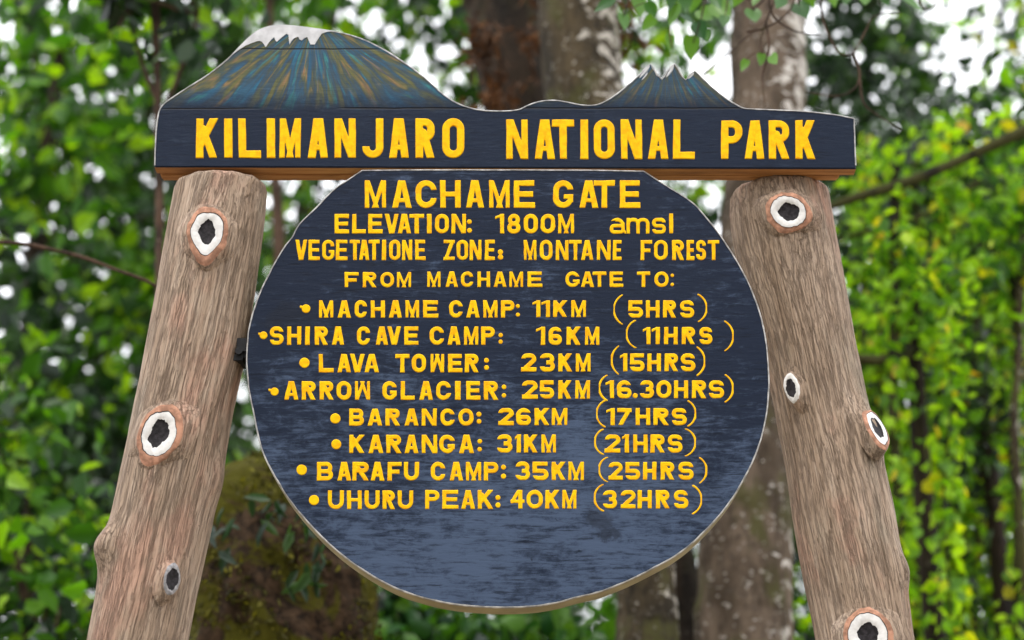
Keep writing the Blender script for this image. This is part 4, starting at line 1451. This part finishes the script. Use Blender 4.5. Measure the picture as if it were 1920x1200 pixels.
b1, _ = branch("mossy_branch", "thick dark mossy branch slanting up to the right edge beside the header", [P(1530, 400, 3.0), P(1600, 372, 3.0), P(1690, 345, 3.0), P(1760, 318, 3.0), P(1840, 282, 3.0), P(1930, 240, 3.0), P(2060, 170, 3.1)], [.012, .020, .022, .020, .021, .025, .03], BARK_MOSSY)
b2, _ = branch("mossy_branch", "thin dark branch under the thick mossy branch right of the log post", [P(1560, 452, 3.3), P(1640, 430, 3.3), P(1700, 415, 3.3), P(1760, 390, 3.3), P(1850, 330, 3.3)], [.008, .010, .010, .010, .012], BARK_MOSSY)
b2b, _ = branch("mossy_branch", "short dark horizontal branch beside the middle of the right log post", [P(1585, 668, 3.0), P(1640, 676, 3.0), P(1690, 668, 3.15), P(1735, 655, 3.3)], [.014, .022, .024, .026], BARK_MOSSY)
b3, _ = branch("bare_branch", "thin bare branch pointing at the left log post from the left edge", [P(-90, 452, 1.3), P(0, 454, 1.3), P(60, 460, 1.3), P(150, 481, 1.3), P(210, 503, 1.3), P(275, 527, 1.3), P(330, 560, 1.35)], [.0065, .0065, .006, .0055, .005, .005, .004], BARK_THIN)

# hanging spray of fresh leaves at the top right, with a heart-shaped blade each
def heart_leaf(c, ang, L, W, yaw, pitch, curl, V, F):
    """leaf blade; ang = direction it points in the picture (0 = down)"""
    outl = [(0, 0), (-.05, .30), (.10, .50), (.30, .54), (.52, .44), (.74, .26), (.90, .10), (1, 0)]
    mid = [0, .06, .14, .30, .52, .74, .90, 1]
    m = Matrix.Rotation(ang, 3, 'Y') @ Matrix.Rotation(yaw, 3, 'Z') @ Matrix.Rotation(pitch, 3, 'X')
    b0 = len(V)
    rows = len(outl)
    for i in range(rows):
        t, wd = outl[i]
        tm = mid[i]
        zc = -curl * L * tm * tm
        for sgn, ww, tt in ((-1, wd, t), (-.5, wd, (t + tm) / 2), (0, 0, tm), (.5, wd, (t + tm) / 2), (1, wd, t)):
            p = Vector((sgn * ww * W, zc * 1.0 - abs(sgn) * ww * W * .22, -tt * L))
            q = m @ p
            V.append((c[0] + q.x, c[1] + q.y, c[2] + q.z))
    for i in range(rows - 1):
        for k in range(4):
            F.append((b0 + i * 5 + k, b0 + i * 5 + k + 1, b0 + (i + 1) * 5 + k + 1, b0 + (i + 1) * 5 + k))


def leafy_spray(name, label, stems, leaves, y, mat):
    base = P(stems[0][0][0], stems[0][0][1], y)
    e = empty(name, base, label, "branch")
    tb = Tubes()
    for s in stems:
        pts = [P(p[0], p[1], y + (p[2] if len(p) > 2 else 0)) for p in s]
        n = max(10, 6 * len(pts))
        tb.add(curve_pts(pts, n), np.linspace(.0038, .0018, n), 6, .1)
    V, F = [], []
    allp = np.array(tb.v)
    for (u, v, L, ang) in leaves:
        yy = y + rng.uniform(-.14, .14)
        c = P(u, v, yy)
        k = PX(yy, v)
        Lm = L / k * rng.uniform(.85, 1.1)
        heart_leaf(c, R(ang), Lm, Lm * rng.uniform(.5, .7), rng.uniform(-.7, .7), rng.uniform(-.5, .35), rng.uniform(.05, .3), V, F)
        # stalk to the nearest twig
        j = int(np.argmin(np.linalg.norm(allp - c, axis=1)))
        if np.linalg.norm(allp[j] - c) < .35:
            tb.add(curve_pts([c, (c + allp[j]) / 2 + np.array([0, 0, .008]), allp[j]], 6), np.full(6, .0013), 5)
    tb.build("stem", BARK_THIN, e, base)
    link("leaves", mesh_np("leaves", np.array(V) - base, F), mat, e)
    return e


leafy_spray("leafy_branch", "hanging spray of fresh heart-shaped leaves above the three small peaks of the header",
            [[(1300, -140, .1), (1290, -60), (1262, 0), (1256, 60), (1260, 90)], [(1300, -140), (1320, -40), (1318, 20), (1300, 80)], [(1290, -100), (1210, -40), (1180, 0), (1168, 30)], [(1310, -120), (1360, -40), (1362, 20)],
             [(1318, 140, .3), (1360, 105, .3), (1402, 68, .3), (1440, 30, .3)]],
            [(1168, 26, 42, 8), (1196, -6, 46, -5), (1150, -4, 46, 55), (1214, 4, 36, -30), (1226, 32, 40, 40), (1268, 8, 46, 20), (1256, 64, 44, 5), (1306, 42, 42, -20), (1296, 66, 52, 2), (1312, 18, 44, -40), (1342, 6, 60, -25), (1360, 30, 44, 10),
             (1305, -16, 44, 10), (1334, -20, 48, -20), (1262, -20, 44, 10), (1240, -22, 40, 30), (1284, -16, 40, 0), (1376, -14, 52, 15), (1200, -40, 44, 20), (1322, 60, 30, -10), (1280, 28, 36, -10)], .9, L_NEAR)
leafy_spray("leafy_branch", "spray of pointed leaves hanging in front of the pale lichen trunk",
            [[(1480, -140, .1), (1470, -60), (1440, -10), (1412, 20)], [(1480, -140), (1500, -50), (1498, 10)], [(1440, -20), (1450, 30), (1490, 58), (1540, 66)], [(1436, 40), (1442, 90), (1430, 140), (1434, 200)], [(1470, -40), (1430, 60), (1428, 100)], [(1400, 60), (1440, 50), (1480, 20), (1500, -30)]],
            [(1410, 18, 46, 0), (1424, -14, 40, 20), (1496, 6, 62, -18), (1466, -6, 44, 30), (1400, 112, 30, 25), (1428, 100, 26, 10), (1446, 104, 34, -35), (1440, -30, 46, 10), (1480, -36, 46, -10), (1512, -20, 44, -15), (1390, -20, 40, 20)], .8, L_NEAR)
leafy_spray("leafy_branch", "curly twigs with a large drooping leaf against the white sky at the top right",
            [[(1690, -140, .1), (1700, -60), (1690, -5)], [(1545, -60), (1540, 20), (1556, 70), (1576, 100), (1600, 98), (1622, 60), (1640, 30), (1690, 25)], [(1600, 98), (1612, 140), (1600, 168), (1566, 180), (1510, 172)], [(1612, 150), (1618, 190), (1640, 212), (1694, 246)], [(1730, -40), (1725, 5), (1740, 16), (1756, 4), (1750, -40)]],
            [(1690, -8, 62, -8), (1616, -16, 44, 10), (1650, -24, 44, -20), (1588, -20, 40, 12), (1560, -26, 44, -5)], 1.0, L_NEAR)
